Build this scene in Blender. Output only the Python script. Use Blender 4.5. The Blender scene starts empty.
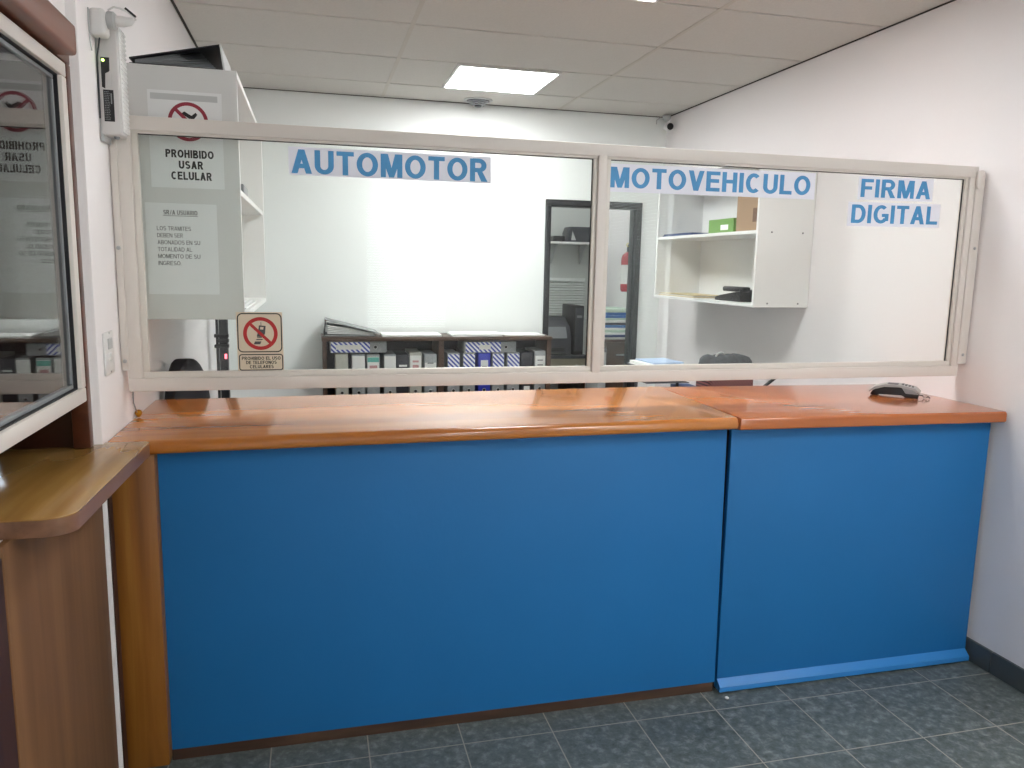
import bpy, bmesh, math, random
from mathutils import Vector, Matrix
random.seed(7)
SC = bpy.context.scene
COL = bpy.context.collection
PI = math.pi
ROOT = {}

# ------------------------------------------------------------------ materials
def lin(h):
    h = h.lstrip('#')
    out = []
    for i in (0, 2, 4):
        c = int(h[i:i+2], 16) / 255
        out.append(c/12.92 if c <= .04045 else ((c+.055)/1.055)**2.4)
    return (*out, 1)

def new_mat(name):
    m = bpy.data.materials.new(name); m.use_nodes = True
    nt = m.node_tree
    return m, nt, nt.nodes['Principled BSDF']

def link(nt, a, b): nt.links.new(a, b)

def mat(name, col, rough=.5, metal=0, var=.06, scale=6, bump=0, bscale=60, coat=0, spec=.5, stretch=(1, 1, 1)):
    m, nt, b = new_mat(name)
    b.inputs['Roughness'].default_value = rough
    b.inputs['Metallic'].default_value = metal
    b.inputs['Coat Weight'].default_value = coat
    b.inputs['Specular IOR Level'].default_value = spec
    tc = nt.nodes.new('ShaderNodeTexCoord')
    mp = nt.nodes.new('ShaderNodeMapping'); mp.inputs['Scale'].default_value = stretch
    link(nt, tc.outputs['Object'], mp.inputs['Vector'])
    n = nt.nodes.new('ShaderNodeTexNoise'); n.inputs['Scale'].default_value = scale; n.inputs['Detail'].default_value = 4
    link(nt, mp.outputs[0], n.inputs['Vector'])
    mx = nt.nodes.new('ShaderNodeMix'); mx.data_type = 'RGBA'
    c = lin(col)
    mx.inputs['A'].default_value = tuple(max(0, x*(1-var)) for x in c[:3]) + (1,)
    mx.inputs['B'].default_value = tuple(min(1, x*(1+var)) for x in c[:3]) + (1,)
    link(nt, n.outputs['Fac'], mx.inputs['Factor'])
    link(nt, mx.outputs['Result'], b.inputs['Base Color'])
    if bump:
        n2 = nt.nodes.new('ShaderNodeTexNoise'); n2.inputs['Scale'].default_value = bscale; n2.inputs['Detail'].default_value = 3
        link(nt, mp.outputs[0], n2.inputs['Vector'])
        bp = nt.nodes.new('ShaderNodeBump'); bp.inputs['Strength'].default_value = bump; bp.inputs['Distance'].default_value = .004
        link(nt, n2.outputs['Fac'], bp.inputs['Height']); link(nt, bp.outputs[0], b.inputs['Normal'])
    return m

def wood(name, dark, mid, light, stretch, rough=.3, coat=0, scale=5, bump=.03, dist=.6):
    m, nt, b = new_mat(name)
    b.inputs['Roughness'].default_value = rough
    b.inputs['Coat Weight'].default_value = coat
    b.inputs['Coat Roughness'].default_value = .06
    tc = nt.nodes.new('ShaderNodeTexCoord')
    mp = nt.nodes.new('ShaderNodeMapping'); mp.inputs['Scale'].default_value = stretch
    link(nt, tc.outputs['Object'], mp.inputs['Vector'])
    n = nt.nodes.new('ShaderNodeTexNoise'); n.inputs['Scale'].default_value = scale
    n.inputs['Detail'].default_value = 6; n.inputs['Roughness'].default_value = .55; n.inputs['Distortion'].default_value = dist
    link(nt, mp.outputs[0], n.inputs['Vector'])
    cr = nt.nodes.new('ShaderNodeValToRGB')
    e = cr.color_ramp.elements
    e[0].position = .28; e[0].color = lin(dark); e[1].position = .72; e[1].color = lin(light)
    x = e.new(.5); x.color = lin(mid)
    link(nt, n.outputs['Fac'], cr.inputs['Fac'])
    link(nt, cr.outputs['Color'], b.inputs['Base Color'])
    bp = nt.nodes.new('ShaderNodeBump'); bp.inputs['Strength'].default_value = bump; bp.inputs['Distance'].default_value = .002
    link(nt, n.outputs['Fac'], bp.inputs['Height']); link(nt, bp.outputs[0], b.inputs['Normal'])
    return m

def glass(name, tint, f0=.04):
    m, nt, b = new_mat(name)
    out = nt.nodes['Material Output']; nt.nodes.remove(b)
    tr = nt.nodes.new('ShaderNodeBsdfTransparent'); tr.inputs['Color'].default_value = tint
    gl = nt.nodes.new('ShaderNodeBsdfGlossy'); gl.inputs['Roughness'].default_value = 0.0
    gl.inputs['Color'].default_value = (1, 1, 1, 1)
    lw = nt.nodes.new('ShaderNodeLayerWeight'); lw.inputs['Blend'].default_value = .5
    p = nt.nodes.new('ShaderNodeMath'); p.operation = 'POWER'; p.inputs[1].default_value = 5
    link(nt, lw.outputs['Facing'], p.inputs[0])
    ma = nt.nodes.new('ShaderNodeMath'); ma.operation = 'MULTIPLY_ADD'
    ma.inputs[1].default_value = 1-f0; ma.inputs[2].default_value = f0
    link(nt, p.outputs[0], ma.inputs[0])
    mx = nt.nodes.new('ShaderNodeMixShader')
    link(nt, ma.outputs[0], mx.inputs[0]); link(nt, tr.outputs[0], mx.inputs[1]); link(nt, gl.outputs[0], mx.inputs[2])
    link(nt, mx.outputs[0], out.inputs['Surface'])
    return m

def emit(name, col, s):
    m, nt, b = new_mat(name)
    b.inputs['Base Color'].default_value = lin(col)
    b.inputs['Emission Color'].default_value = lin(col)
    b.inputs['Emission Strength'].default_value = s
    return m

def stripes(name, c1, c2, fx, fz, duty=.5):
    m, nt, b = new_mat(name); b.inputs['Roughness'].default_value = .4
    tc = nt.nodes.new('ShaderNodeTexCoord')
    dt = nt.nodes.new('ShaderNodeVectorMath'); dt.operation = 'DOT_PRODUCT'; dt.inputs[1].default_value = (fx, 0, fz)
    link(nt, tc.outputs['Object'], dt.inputs[0])
    fr = nt.nodes.new('ShaderNodeMath'); fr.operation = 'FRACT'; link(nt, dt.outputs['Value'], fr.inputs[0])
    gt = nt.nodes.new('ShaderNodeMath'); gt.operation = 'GREATER_THAN'; gt.inputs[1].default_value = duty; link(nt, fr.outputs[0], gt.inputs[0])
    mx = nt.nodes.new('ShaderNodeMix'); mx.data_type = 'RGBA'
    mx.inputs['A'].default_value = lin(c1); mx.inputs['B'].default_value = lin(c2)
    link(nt, gt.outputs[0], mx.inputs['Factor']); link(nt, mx.outputs['Result'], b.inputs['Base Color'])
    return m

def floor_mat():
    m, nt, b = new_mat('slate_floor_tiles')
    tc = nt.nodes.new('ShaderNodeTexCoord')
    mp = nt.nodes.new('ShaderNodeMapping'); mp.inputs['Location'].default_value = (-1.898+.298*20, .0762+.298*20, 0)
    link(nt, tc.outputs['Object'], mp.inputs['Vector'])
    br = nt.nodes.new('ShaderNodeTexBrick'); br.offset = 0; br.squash = 1
    br.inputs['Scale'].default_value = 1; br.inputs['Brick Width'].default_value = .298; br.inputs['Row Height'].default_value = .298
    br.inputs['Mortar Size'].default_value = .0022; br.inputs['Mortar Smooth'].default_value = .1
    br.inputs['Color1'].default_value = (.9, .9, .9, 1); br.inputs['Color2'].default_value = (1.1, 1.1, 1.1, 1)
    br.inputs['Mortar'].default_value = (0, 0, 0, 1)
    link(nt, mp.outputs[0], br.inputs['Vector'])
    n1 = nt.nodes.new('ShaderNodeTexNoise'); n1.inputs['Scale'].default_value = 30; n1.inputs['Detail'].default_value = 8; n1.inputs['Roughness'].default_value = .68; n1.inputs['Distortion'].default_value = .25
    link(nt, tc.outputs['Object'], n1.inputs['Vector'])
    cr = nt.nodes.new('ShaderNodeValToRGB'); e = cr.color_ramp.elements
    e[0].position = .32; e[0].color = lin('#454c4b'); e[1].position = .74; e[1].color = lin('#8f9692')
    x = e.new(.52); x.color = lin('#606866')
    link(nt, n1.outputs['Fac'], cr.inputs['Fac'])
    mu = nt.nodes.new('ShaderNodeMix'); mu.data_type = 'RGBA'; mu.blend_type = 'MULTIPLY'; mu.inputs['Factor'].default_value = 1
    link(nt, cr.outputs['Color'], mu.inputs['A']); link(nt, br.outputs['Color'], mu.inputs['B'])
    mo = nt.nodes.new('ShaderNodeMix'); mo.data_type = 'RGBA'
    link(nt, br.outputs['Fac'], mo.inputs['Factor']); link(nt, mu.outputs['Result'], mo.inputs['A']); mo.inputs['B'].default_value = lin('#a19c90')
    link(nt, mo.outputs['Result'], b.inputs['Base Color'])
    b.inputs['Roughness'].default_value = .38
    bp = nt.nodes.new('ShaderNodeBump'); bp.inputs['Strength'].default_value = .15; bp.inputs['Distance'].default_value = .003
    link(nt, n1.outputs['Fac'], bp.inputs['Height']); link(nt, bp.outputs[0], b.inputs['Normal'])
    return m

M = dict(
    wall=mat('white_wall_paint', '#eeeaea', .55, var=.02, scale=2, bump=.08, bscale=35),
    wall_in=mat('cool_white_wall_paint', '#eaeeec', .55, var=.02, scale=2, bump=.05, bscale=35),
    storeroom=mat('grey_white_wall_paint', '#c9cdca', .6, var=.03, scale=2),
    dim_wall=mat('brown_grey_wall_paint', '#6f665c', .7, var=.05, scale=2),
    ceil=mat('mineral_ceiling_tile', '#c9c6c0', .9, var=.07, scale=110, bump=.35, bscale=160, spec=.1),
    tee=mat('ceiling_tee_paint', '#bdb8ae', .6, var=.02),
    gap=mat('ceiling_joint_shadow_grey', '#35322d', .9, var=.02),
    floor=floor_mat(),
    skirting=mat('dark_slate_skirting', '#4b5152', .35, var=.15, scale=14),
    frame=mat('cream_painted_steel', '#dad3cc', .38, var=.04, scale=5, bump=.04, bscale=20),
    bead=mat('glazing_bead_paint', '#d8d2ca', .35, var=.03),
    glass=glass('clear_window_glass', (.972, .99, .981, 1), .017),
    dark_glass=glass('side_window_glass', (.9, .9, .9, 1), .07),
    gasket=mat('black_rubber_gasket', '#15161a', .6),
    worktop=wood('varnished_orange_wood', '#a05e26', '#b8722f', '#c68341', (.22, 5, 5), .2, .5, 2.6, 0, .15),
    worktop2=wood('varnished_red_orange_wood', '#9a4f22', '#b0602b', '#bd713c', (.25, 5, 5), .2, .5, 2.6, 0, .15),
    ledge=wood('varnished_golden_wood', '#8d6631', '#a27a40', '#b58d54', (4, .4, 4), .2, .5, 2.2, 0),
    ledge_edge=wood('brown_edge_wood', '#5d3d28', '#755039', '#886148', (4, .5, 4), .35, .2, 4),
    post=wood('golden_brown_wood', '#6e3f10', '#86531a', '#9a672a', (7, 7, .35), .42, .08, 3),
    brown=wood('brown_wood_panel', '#664426', '#734e2d', '#805a37', (6, 6, .25), .6, 0, 2.5),
    mahogany=wood('dark_mahogany_wood', '#3a1c12', '#522a1b', '#673a28', (3, .4, 3), .35, .2, 4),
    reddish=wood('dark_reddish_wood', '#2d160d', '#3c1d11', '#482718', (5, 5, .4), .6, 0, 4),
    plinth=wood('dark_plinth_wood', '#2c1d14', '#412c1f', '#57402f', (.5, 5, 5), .5, 0, 4),
    blue=mat('blue_laminate', '#1e6aa5', .5, spec=.3, var=.07, scale=3, bump=.12, bscale=45, stretch=(1, 1, .8)),
    blue_trim=mat('blue_trim_paint', '#2f7fc4', .4, var=.05, scale=8),
    black=mat('black_plastic', '#141518', .45, var=.1),
    blackmetal=mat('black_door_metal', '#15181c', .4, var=.1),
    blackfab=mat('black_upholstery', '#14141a', .85, var=.2, scale=60, bump=.2, bscale=300),
    dgrey=mat('dark_grey_plastic', '#3a3d42', .45, var=.06),
    mgrey=mat('mid_grey_plastic', '#84878a', .4, var=.05),
    lgrey=mat('light_grey_plastic', '#b9bbbb', .4, var=.04),
    white=mat('white_plastic', '#dedddb', .35, var=.02),
    shell_grey=mat('silver_grey_plastic', '#9c9d9c', .4, var=.04),
    shell=mat('aged_white_plastic', '#cdcac8', .4, var=.03),
    melamine=mat('white_melamine', '#e3e3e1', .4, var=.015),
    paper=mat('white_paper', '#eceef8', .7, var=.01),
    paper_w=mat('plain_white_paper', '#eeeeec', .7, var=.015),
    melamine_shaded=mat('shaded_white_melamine', '#cfcfcd', .4, var=.015),  # white melamine with the shade of the left cabinet's near end in its colour
    paper_g=mat('greyish_paper_sleeve', '#dfe0e0', .45, var=.03, scale=12),
    paper_b=mat('pale_blue_paper', '#aec3df', .6, var=.05),
    ink_blue=mat('blue_ink', '#4a95cb', .55, var=.10, scale=60),
    ink=mat('black_ink', '#1b1b1b', .6),
    ink_grey=mat('dark_grey_ink', '#4b4b4b', .6),
    red=mat('red_ink', '#b3201f', .5, var=.04),
    maroon=mat('maroon_ink', '#8f2236', .5, var=.04),
    beam=wood('reddish_brown_beam_wood', '#66331d', '#783f26', '#874b30', (5, .4, 5), .4, .15, 3),
    dark_apron=wood('dark_chocolate_panel_wood', '#230e08', '#2c130b', '#361a10', (3, .4, 3), .35, .1, 3),
    beige=mat('beige_sticker', '#d8c9b2', .45, var=.02),
    led=emit('green_lamp', '#a8ff5a', 4),
    redled=emit('red_lamp', '#ff6a78', 1.2),
    lamp=emit('lit_diffuser', '#ffffff', 11),
    lamp_dim=emit('lit_storeroom_diffuser', '#ffffff', 4.5),
    diffuser=mat('translucent_ribbed_plastic', '#e6e6e4', .25, var=.03),
    walnut=wood('dark_walnut_laminate', '#35261e', '#4c382c', '#5f4a3b', (.6, 3, 3), .45, 0, 5),
    bgrey=mat('grey_marbled_board', '#8d9191', .6, var=.25, scale=45),
    bbeige=mat('grey_beige_board', '#a6a69b', .6, var=.1, scale=30),
    bblack=mat('black_board', '#22232a', .55, var=.1),
    bblue=mat('royal_blue_board', '#27329e', .45, var=.05),
    bstripe=stripes('blue_white_striped_label', '#3a4aa2', '#e6e8ef', 32, 32, .5),
    bstripe_h=stripes('blue_white_striped_label_flat', '#3a4aa2', '#e6e8ef', 32, 32, .5),
    label=mat('file_label_paper', '#dcdcd8', .6, var=.02),
    label_teal=mat('teal_label_band', '#5aa79a', .6),
    label_red=mat('pinkish_print', '#b98a8a', .6),
    cardboard=mat('brown_cardboard', '#a08468', .8, var=.08, scale=14),
    dcard=mat('dark_brown_cardboard', '#6d5340', .8, var=.08, scale=14),
    green=mat('green_card', '#6d9a4a', .6, var=.06),
    tan=mat('tan_folder', '#c6b792', .7, var=.05),
    navy=mat('navy_folder', '#26406f', .5, var=.05),
    cobalt=mat('cobalt_folder', '#3b6cae', .5, var=.05),
    greenpaper=mat('pale_green_paper', '#b9cfc0', .7, var=.05),
    cloth=mat('mottled_grey_cloth', '#55575a', .9, var=.8, scale=55, bump=.4, bscale=90),
    check=stripes('reddish_check_cloth', '#3a2226', '#8d5a55', 55, 55, .5),
    steel=mat('brushed_steel', '#b5b6b6', .3, 1, var=.05),
    brass=mat('amber_brass', '#a97a1e', .3, .7, var=.2, scale=90),
    extred=mat('extinguisher_red', '#a3202a', .3, var=.05, coat=.4),
    yellow=mat('yellow_plastic', '#d9c832', .5),
    desk=mat('beige_desk_laminate', '#8f8871', .5, var=.05),
    slat=mat('white_blind_slat', '#e4e8e6', .5, var=.02),
    daylight=emit('daylit_window_sky', '#e6f1ff', .9),
    crumb=mat('white_scrap', '#f4f4f2', .7),
)

# ------------------------------------------------------------------ mesh helpers
class MB:
    def __init__(self): self.bm = bmesh.new()
    def box(self, x0, x1, y0, y1, z0, z1, bev=0, seg=2):
        r = bmesh.ops.create_cube(self.bm, size=1)
        vs = r['verts']
        for v in vs:
            v.co = Vector(((x0+x1)/2+v.co.x*(x1-x0), (y0+y1)/2+v.co.y*(y1-y0), (z0+z1)/2+v.co.z*(z1-z0)))
        if bev:
            es = list({e for v in vs for e in v.link_edges})
            bmesh.ops.bevel(self.bm, geom=es, offset=bev, segments=seg, profile=.5, affect='EDGES')
        return self
    def obox(self, c, s, rot, bev=0, seg=2):       # oriented box; rot = Matrix 3x3
        r = bmesh.ops.create_cube(self.bm, size=1); vs = r['verts']
        for v in vs:
            v.co = Vector(c) + rot @ Vector((v.co.x*s[0], v.co.y*s[1], v.co.z*s[2]))
        if bev:
            es = list({e for v in vs for e in v.link_edges})
            bmesh.ops.bevel(self.bm, geom=es, offset=bev, segments=seg, profile=.5, affect='EDGES')
        return self
    def prism(self, pts, axis, a, b, bev=0, seg=2):   # polygon in the two other axes, extruded along axis from a to b
        def mk(p, t):
            if axis == 'x': return (t, p[0], p[1])
            if axis == 'y': return (p[0], t, p[1])
            return (p[0], p[1], t)
        v0 = [self.bm.verts.new(mk(p, a)) for p in pts]; v1 = [self.bm.verts.new(mk(p, b)) for p in pts]
        f0 = self.bm.faces.new(v0); f1 = self.bm.faces.new(v1[::-1])
        n = len(pts)
        for i in range(n): self.bm.faces.new((v0[i], v1[i], v1[(i+1) % n], v0[(i+1) % n]))
        if bev:
            es = list(f0.edges)+list(f1.edges)
            bmesh.ops.bevel(self.bm, geom=es, offset=bev, segments=seg, profile=.5, affect='EDGES')
        return self
    def tube(self, pts, r, n=10, caps=True):
        pts = [Vector(p) for p in pts]; rings = []
        up0 = None
        for i, p in enumerate(pts):
            d = (pts[min(i+1, len(pts)-1)]-pts[max(i-1, 0)]).normalized()
            if up0 is None:
                up0 = d.orthogonal().normalized()
            u = (up0-d*up0.dot(d))
            u = u.normalized() if u.length > 1e-6 else d.orthogonal().normalized()
            up0 = u; w = d.cross(u)
            rr = r[i] if isinstance(r, (list, tuple)) else r
            rings.append([self.bm.verts.new(p+(u*math.cos(2*PI*k/n)+w*math.sin(2*PI*k/n))*rr) for k in range(n)])
        for a, b in zip(rings, rings[1:]):
            for k in range(n): self.bm.faces.new((a[k], a[(k+1) % n], b[(k+1) % n], b[k]))
        if caps:
            self.bm.faces.new(rings[0][::-1]); self.bm.faces.new(rings[-1])
        return self
    def lathe(self, prof, c, axis='z', n=24):     # prof: list of (radius, height)
        rings = []
        for r, h in prof:
            ring = []
            for k in range(n):
                a = 2*PI*k/n; u, w = r*math.cos(a), r*math.sin(a)
                p = {'z': (u, w, h), 'y': (u, h, w), 'x': (h, u, w)}[axis]
                ring.append(self.bm.verts.new(Vector(c)+Vector(p)))
            rings.append(ring)
        for a, b in zip(rings, rings[1:]):
            for k in range(n): self.bm.faces.new((a[k], a[(k+1) % n], b[(k+1) % n], b[k]))
        self.bm.faces.new(rings[0][::-1]); self.bm.faces.new(rings[-1])
        return self
    def torus(self, c, R, r, axis='y', n=40, m=8, a0=0, a1=2*PI):
        pts = []
        for k in range(n+1):
            a = a0+(a1-a0)*k/n; u, w = R*math.cos(a), R*math.sin(a)
            pts.append(Vector(c)+Vector({'y': (u, 0, w), 'z': (u, w, 0), 'x': (0, u, w)}[axis]))
        return self.tube(pts, r, m, True)
    def quad(self, a, b, c, d):
        self.bm.faces.new([self.bm.verts.new(p) for p in (a, b, c, d)]); return self
    def poly(self, pts):
        self.bm.faces.new([self.bm.verts.new(p) for p in pts]); return self
    def build(self, name, material, parent=None, smooth=True):
        bm = self.bm
        off = Vector((0, 0, 0))
        if parent is not None:
            r = parent
            while r.parent: r = r.parent
            off = Vector(ROOT.get(r.name, (0, 0, 0)))
        for v in bm.verts: v.co -= off
        bmesh.ops.recalc_face_normals(bm, faces=bm.faces)
        me = bpy.data.meshes.new(name)
        if smooth:
            for f in bm.faces: f.smooth = True
            for e in bm.edges:
                if len(e.link_faces) == 2 and e.calc_face_angle(0) > math.radians(38): e.smooth = False
        bm.to_mesh(me); bm.free()
        me.materials.append(material)
        o = bpy.data.objects.new(name, me); COL.objects.link(o)
        if parent is not None: o.parent = parent
        return o

def tag(o, label, cat, group=None):
    o['label'] = label; o['category'] = cat
    if group: o['group'] = group
    return o
def thing(name, loc, label, cat, group=None):
    o = bpy.data.objects.new(name, None); COL.objects.link(o); o.location = loc
    o.empty_display_size = .1
    ROOT[o.name] = loc
    return tag(o, label, cat, group)
def struct(o): o['kind'] = 'structure'; return o
def plabel(o, s): o['label'] = s; return o

# ------------------------------------------------------------------ lettering made of strokes
def arc(cx, cy, rx, ry, a0, a1, n=14):
    return [(cx+rx*math.cos(math.radians(a0+(a1-a0)*k/n)), cy+ry*math.sin(math.radians(a0+(a1-a0)*k/n))) for k in range(n+1)]
ADV = dict(A=.74, B=.70, C=.74, D=.72, E=.64, F=.60, G=.78, H=.70, I=.22, L=.60, M=.82, N=.71, O=.80, P=.66, R=.71, S=.68, T=.64, U=.70, V=.72)
def glyph(ch, t):
    """stroke polylines and polygons of one capital (height 1) with stem thickness t"""
    w = ADV.get(ch, .3); h = t/2; S = []; Q = []
    rect = lambda x0, y0, x1, y1: Q.append([(x0, y0), (x1, y0), (x1, y1), (x0, y1)])
    k = t*1.08
    if ch == 'I': w = t+.0; rect(0, 0, t, 1)
    elif ch == 'A':
        Q += [[(0, 0), (k, 0), (w/2+k/2, 1), (w/2-k/2, 1)], [(w-k, 0), (w, 0), (w/2+k/2, 1), (w/2-k/2, 1)]]
        rect(w*.22, .22, w*.78, .22+t*.9)
    elif ch == 'V':
        Q += [[(0, 1), (k, 1), (w/2+k/2, 0), (w/2-k/2, 0)], [(w-k, 1), (w, 1), (w/2+k/2, 0), (w/2-k/2, 0)]]
    elif ch == 'M':
        rect(0, 0, t*.95, 1); rect(w-t*.95, 0, w, 1)
        Q += [[(0, 1), (k*1.25, 1), (w/2+k*.42, 0), (w/2-k*.42, 0)], [(w-k*1.25, 1), (w, 1), (w/2+k*.42, 0), (w/2-k*.42, 0)]]
    elif ch == 'N':
        rect(0, 0, t*.95, 1); rect(w-t*.95, 0, w, 1); Q.append([(0, 1), (k*1.15, 1), (w, 0), (w-k*1.15, 0)])
    elif ch == 'E': rect(0, 0, t, 1); rect(0, 0, w, t*.9); rect(0, 1-t*.9, w, 1); rect(0, .53-t*.45, w*.93, .53+t*.45)
    elif ch == 'F': rect(0, 0, t, 1); rect(0, 1-t*.9, w, 1); rect(0, .50-t*.4, w*.9, .50+t*.5)
    elif ch == 'H': rect(0, 0, t, 1); rect(w-t, 0, w, 1); rect(0, .53-t*.45, w, .53+t*.45)
    elif ch == 'L': rect(0, 0, t, 1); rect(0, 0, w, t*.9)
    elif ch == 'T': rect(w/2-h, 0, w/2+h, 1); rect(0, 1-t*.9, w, 1)
    elif ch == 'O': S.append(arc(w/2, .5, w/2-h, .5-h*.9, 0, 360, 36))
    elif ch == 'C': S.append(arc(w/2+.01, .5, w/2-h, .5-h*.9, 48, 312, 28))
    elif ch == 'G':
        S.append(arc(w/2, .5, w/2-h, .5-h*.9, 50, 325, 28)); rect(w-t*.95, .14, w, .53); rect(w*.55, .53-t*.85, w, .53)
    elif ch == 'U': S.append([(h, 1)]+arc(w/2, .36, w/2-h, .36-h*.9, 180, 360, 18)+[(w-h, 1)])
    elif ch == 'D':
        rect(0, 0, t, 1); ry = .5-h*.9; rx = w*.52-h
        S.append([(h, 1-h*.9)]+[(w-h-rx+rx*math.cos(math.radians(a)), .5+ry*math.sin(math.radians(a))) for a in range(90, -91, -12)]+[(h, h*.9)])
    elif ch in 'PR':
        rect(0, 0, t, 1); ry = .29-h*.8; cy = 1-.29; rx = w*.42-h
        x0 = (w if ch == 'P' else w*.93)-h-rx
        S.append([(h, cy+ry)]+[(x0+rx*math.cos(math.radians(a)), cy+ry*math.sin(math.radians(a))) for a in range(90, -91, -15)]+[(h, cy-ry)])
        if ch == 'R': Q.append([(w*.38, .45), (w*.38+k, .45), (w, 0), (w-k*1.15, 0)])
    elif ch == 'B':
        rect(0, 0, t, 1)
        for cy, ry, ww in ((.745, .255-h*.8, w*.93), (.27, .27-h*.8, w)):
            rx = ww*.4-h
            S.append([(h, cy+ry)]+[(ww-h-rx+rx*math.cos(math.radians(a)), cy+ry*math.sin(math.radians(a))) for a in range(90, -91, -15)]+[(h, cy-ry)])
    elif ch == 'S':
        rx = w/2-h; r1 = .25-h*.5; 
        up = arc(w/2, 1-h*.9-r1, rx*.95, r1, 30, 270, 16)
        dn = arc(w/2, h*.9+r1+.0, rx, (1-h*1.8-2*r1)/2 if False else r1, 90, -150, 16)
        S.append(up[:-1]+[(w/2, .5)]+dn[1:])
    elif ch == '/': w = .52; Q.append([(0, -.02), (t*.9, -.02), (w, 1.02), (w-t*.9, 1.02)])
    elif ch == '.': w = t; rect(0, 0, t, t)
    elif ch == ' ': w = .26
    for line in S:
        closed = abs(line[0][0]-line[-1][0])+abs(line[0][1]-line[-1][1]) < 1e-6
        L = line[:-1] if closed else line
        n = len(L); A = []; B = []
        for i, p in enumerate(L):
            a = L[i-1] if (i or closed) else L[i]; b = L[(i+1) % n] if (i < n-1 or closed) else L[i]
            dx, dy = b[0]-a[0], b[1]-a[1]; l = math.hypot(dx, dy) or 1
            nx, ny = -dy/l*h, dx/l*h*.92
            A.append((p[0]+nx, p[1]+ny)); B.append((p[0]-nx, p[1]-ny))
        for i in range(n if closed else n-1):
            j = (i+1) % n; Q.append([A[i], A[j], B[j], B[i]])
    return Q, w

def text_polys(s, t, gap=.10):
    x = 0; out = []
    for ch in s:
        Q, w = glyph(ch, t)
        out += [[(x+p[0], p[1]) for p in q] for q in Q]
        x += w+gap
    return out, x-gap

def lettering(name, lines, y, material, parent, th=.0004):
    """lines: (string, x0, z_base, cap height, total width or None, thickness, (dz across)) on a plane facing -y"""
    mb = MB()
    for ln in lines:
        s, x0, z0, hgt, wid, t = ln[:6]; dz = ln[6] if len(ln) > 6 else 0
        Q, W = text_polys(s, t)
        sx = wid/W if wid else hgt
        for qi, q in enumerate(Q):
            mb.poly([(x0+p[0]*sx, y-.00005*(qi % 9), z0+p[1]*hgt+dz*p[0]/W) for p in q])
    bm = mb.bm
    for f in bm.faces:
        f.normal_update()
        if f.normal.y > 0: f.normal_flip()
    off = Vector((0, 0, 0)); r = parent
    while r.parent: r = r.parent
    off = Vector(ROOT.get(r.name, (0, 0, 0)))
    for v in bm.verts: v.co -= off
    me = bpy.data.meshes.new(name); bm.to_mesh(me); bm.free(); me.materials.append(material)
    o = bpy.data.objects.new(name, me); COL.objects.link(o); o.parent = parent
    return o

def ring(mb, cx, cz, y, R, t, a0=0, a1=360, n=40, R2=None):
    R2 = R2 or R
    for k in range(n):
        a = math.radians(a0+(a1-a0)*k/n); b = math.radians(a0+(a1-a0)*(k+1)/n)
        mb.poly([(cx+R*math.cos(a), y, cz+R2*math.sin(a)), (cx+R*math.cos(b), y, cz+R2*math.sin(b)),
                 (cx+(R-t)*math.cos(b), y, cz+(R2-t)*math.sin(b)), (cx+(R-t)*math.cos(a), y, cz+(R2-t)*math.sin(a))])
    return mb
def flat(mb, pts, y): return mb.poly([(p[0], y, p[1]) for p in pts])
def rrect_pts(x0, x1, z0, z1, r, n=6):
    P = []
    for cx, cz, a in ((x1-r, z1-r, 0), (x0+r, z1-r, 90), (x0+r, z0+r, 180), (x1-r, z0+r, 270)):
        for k in range(n+1):
            t = math.radians(a+90*k/n); P.append((cx+r*math.cos(t), cz+r*math.sin(t)))
    return P
def rrect_border(mb, x0, x1, z0, z1, r, t, y):
    A = rrect_pts(x0, x1, z0, z1, r); B = rrect_pts(x0+t, x1-t, z0+t, z1-t, max(r-t, .0005))
    n = len(A)
    for i in range(n):
        j = (i+1) % n
        mb.poly([(A[i][0], y, A[i][1]), (A[j][0], y, A[j][1]), (B[j][0], y, B[j][1]), (B[i][0], y, B[i][1])])
    return mb

# ------------------------------------------------------------------ the setting
XR, YB, H = 3.0744, 3.0759, 2.6048
YFRONT = -4.6
struct(MB().box(-2.7, XR+.1, YFRONT-.1, 4.75, -.06, 0).build('floor', M['floor']))

# ceiling: mineral tiles laid in a 1.22 x 0.61 grid
cb = MB(); xs = [-.1924-1.22*k for k in (2, 1, 0)]+[1.0276, 2.2476, 3.4676]; y0 = 2.6558
ys = [y0-.61*k for k in range(-4, 13)]
for i in range(len(xs)-1):
    for y in ys:
        xa, xb = max(xs[i], -2.7), min(xs[i+1], XR+.1); ya, yb = max(y-.61, YFRONT-.1), min(y, 4.75)
        for cut in (YB+.05,):
            pass
        if yb-ya > .02 and xb-xa > .02: cb.box(xa+.004, xb-.004, ya+.0075, yb-.0075, H, H+.026, .003, 1)
struct(cb.build('ceiling', M['ceil'], smooth=False))
struct(MB().box(-2.7, XR+.1, YFRONT-.1, 4.75, H+.027, H+.06).build('ceiling', M['gap']))
tb = MB()
for x in xs[2:5]: tb.box(x-.010, x+.010, YFRONT-.1, YB-.001, H-.002, H+.02)
struct(tb.build('trim_1', M['tee']))
ab = MB()
ab.box(XR-.012, XR-.001, YFRONT, YB, H-.0035, H-.0008)
ab.box(.001, XR, YB-.012, YB-.001, H-.0035, H-.0008)
ab.box(.001, .012, -.05, YB, H-.0035, H-.0008)
struct(ab.build('trim_2', M['gap']))

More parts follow.
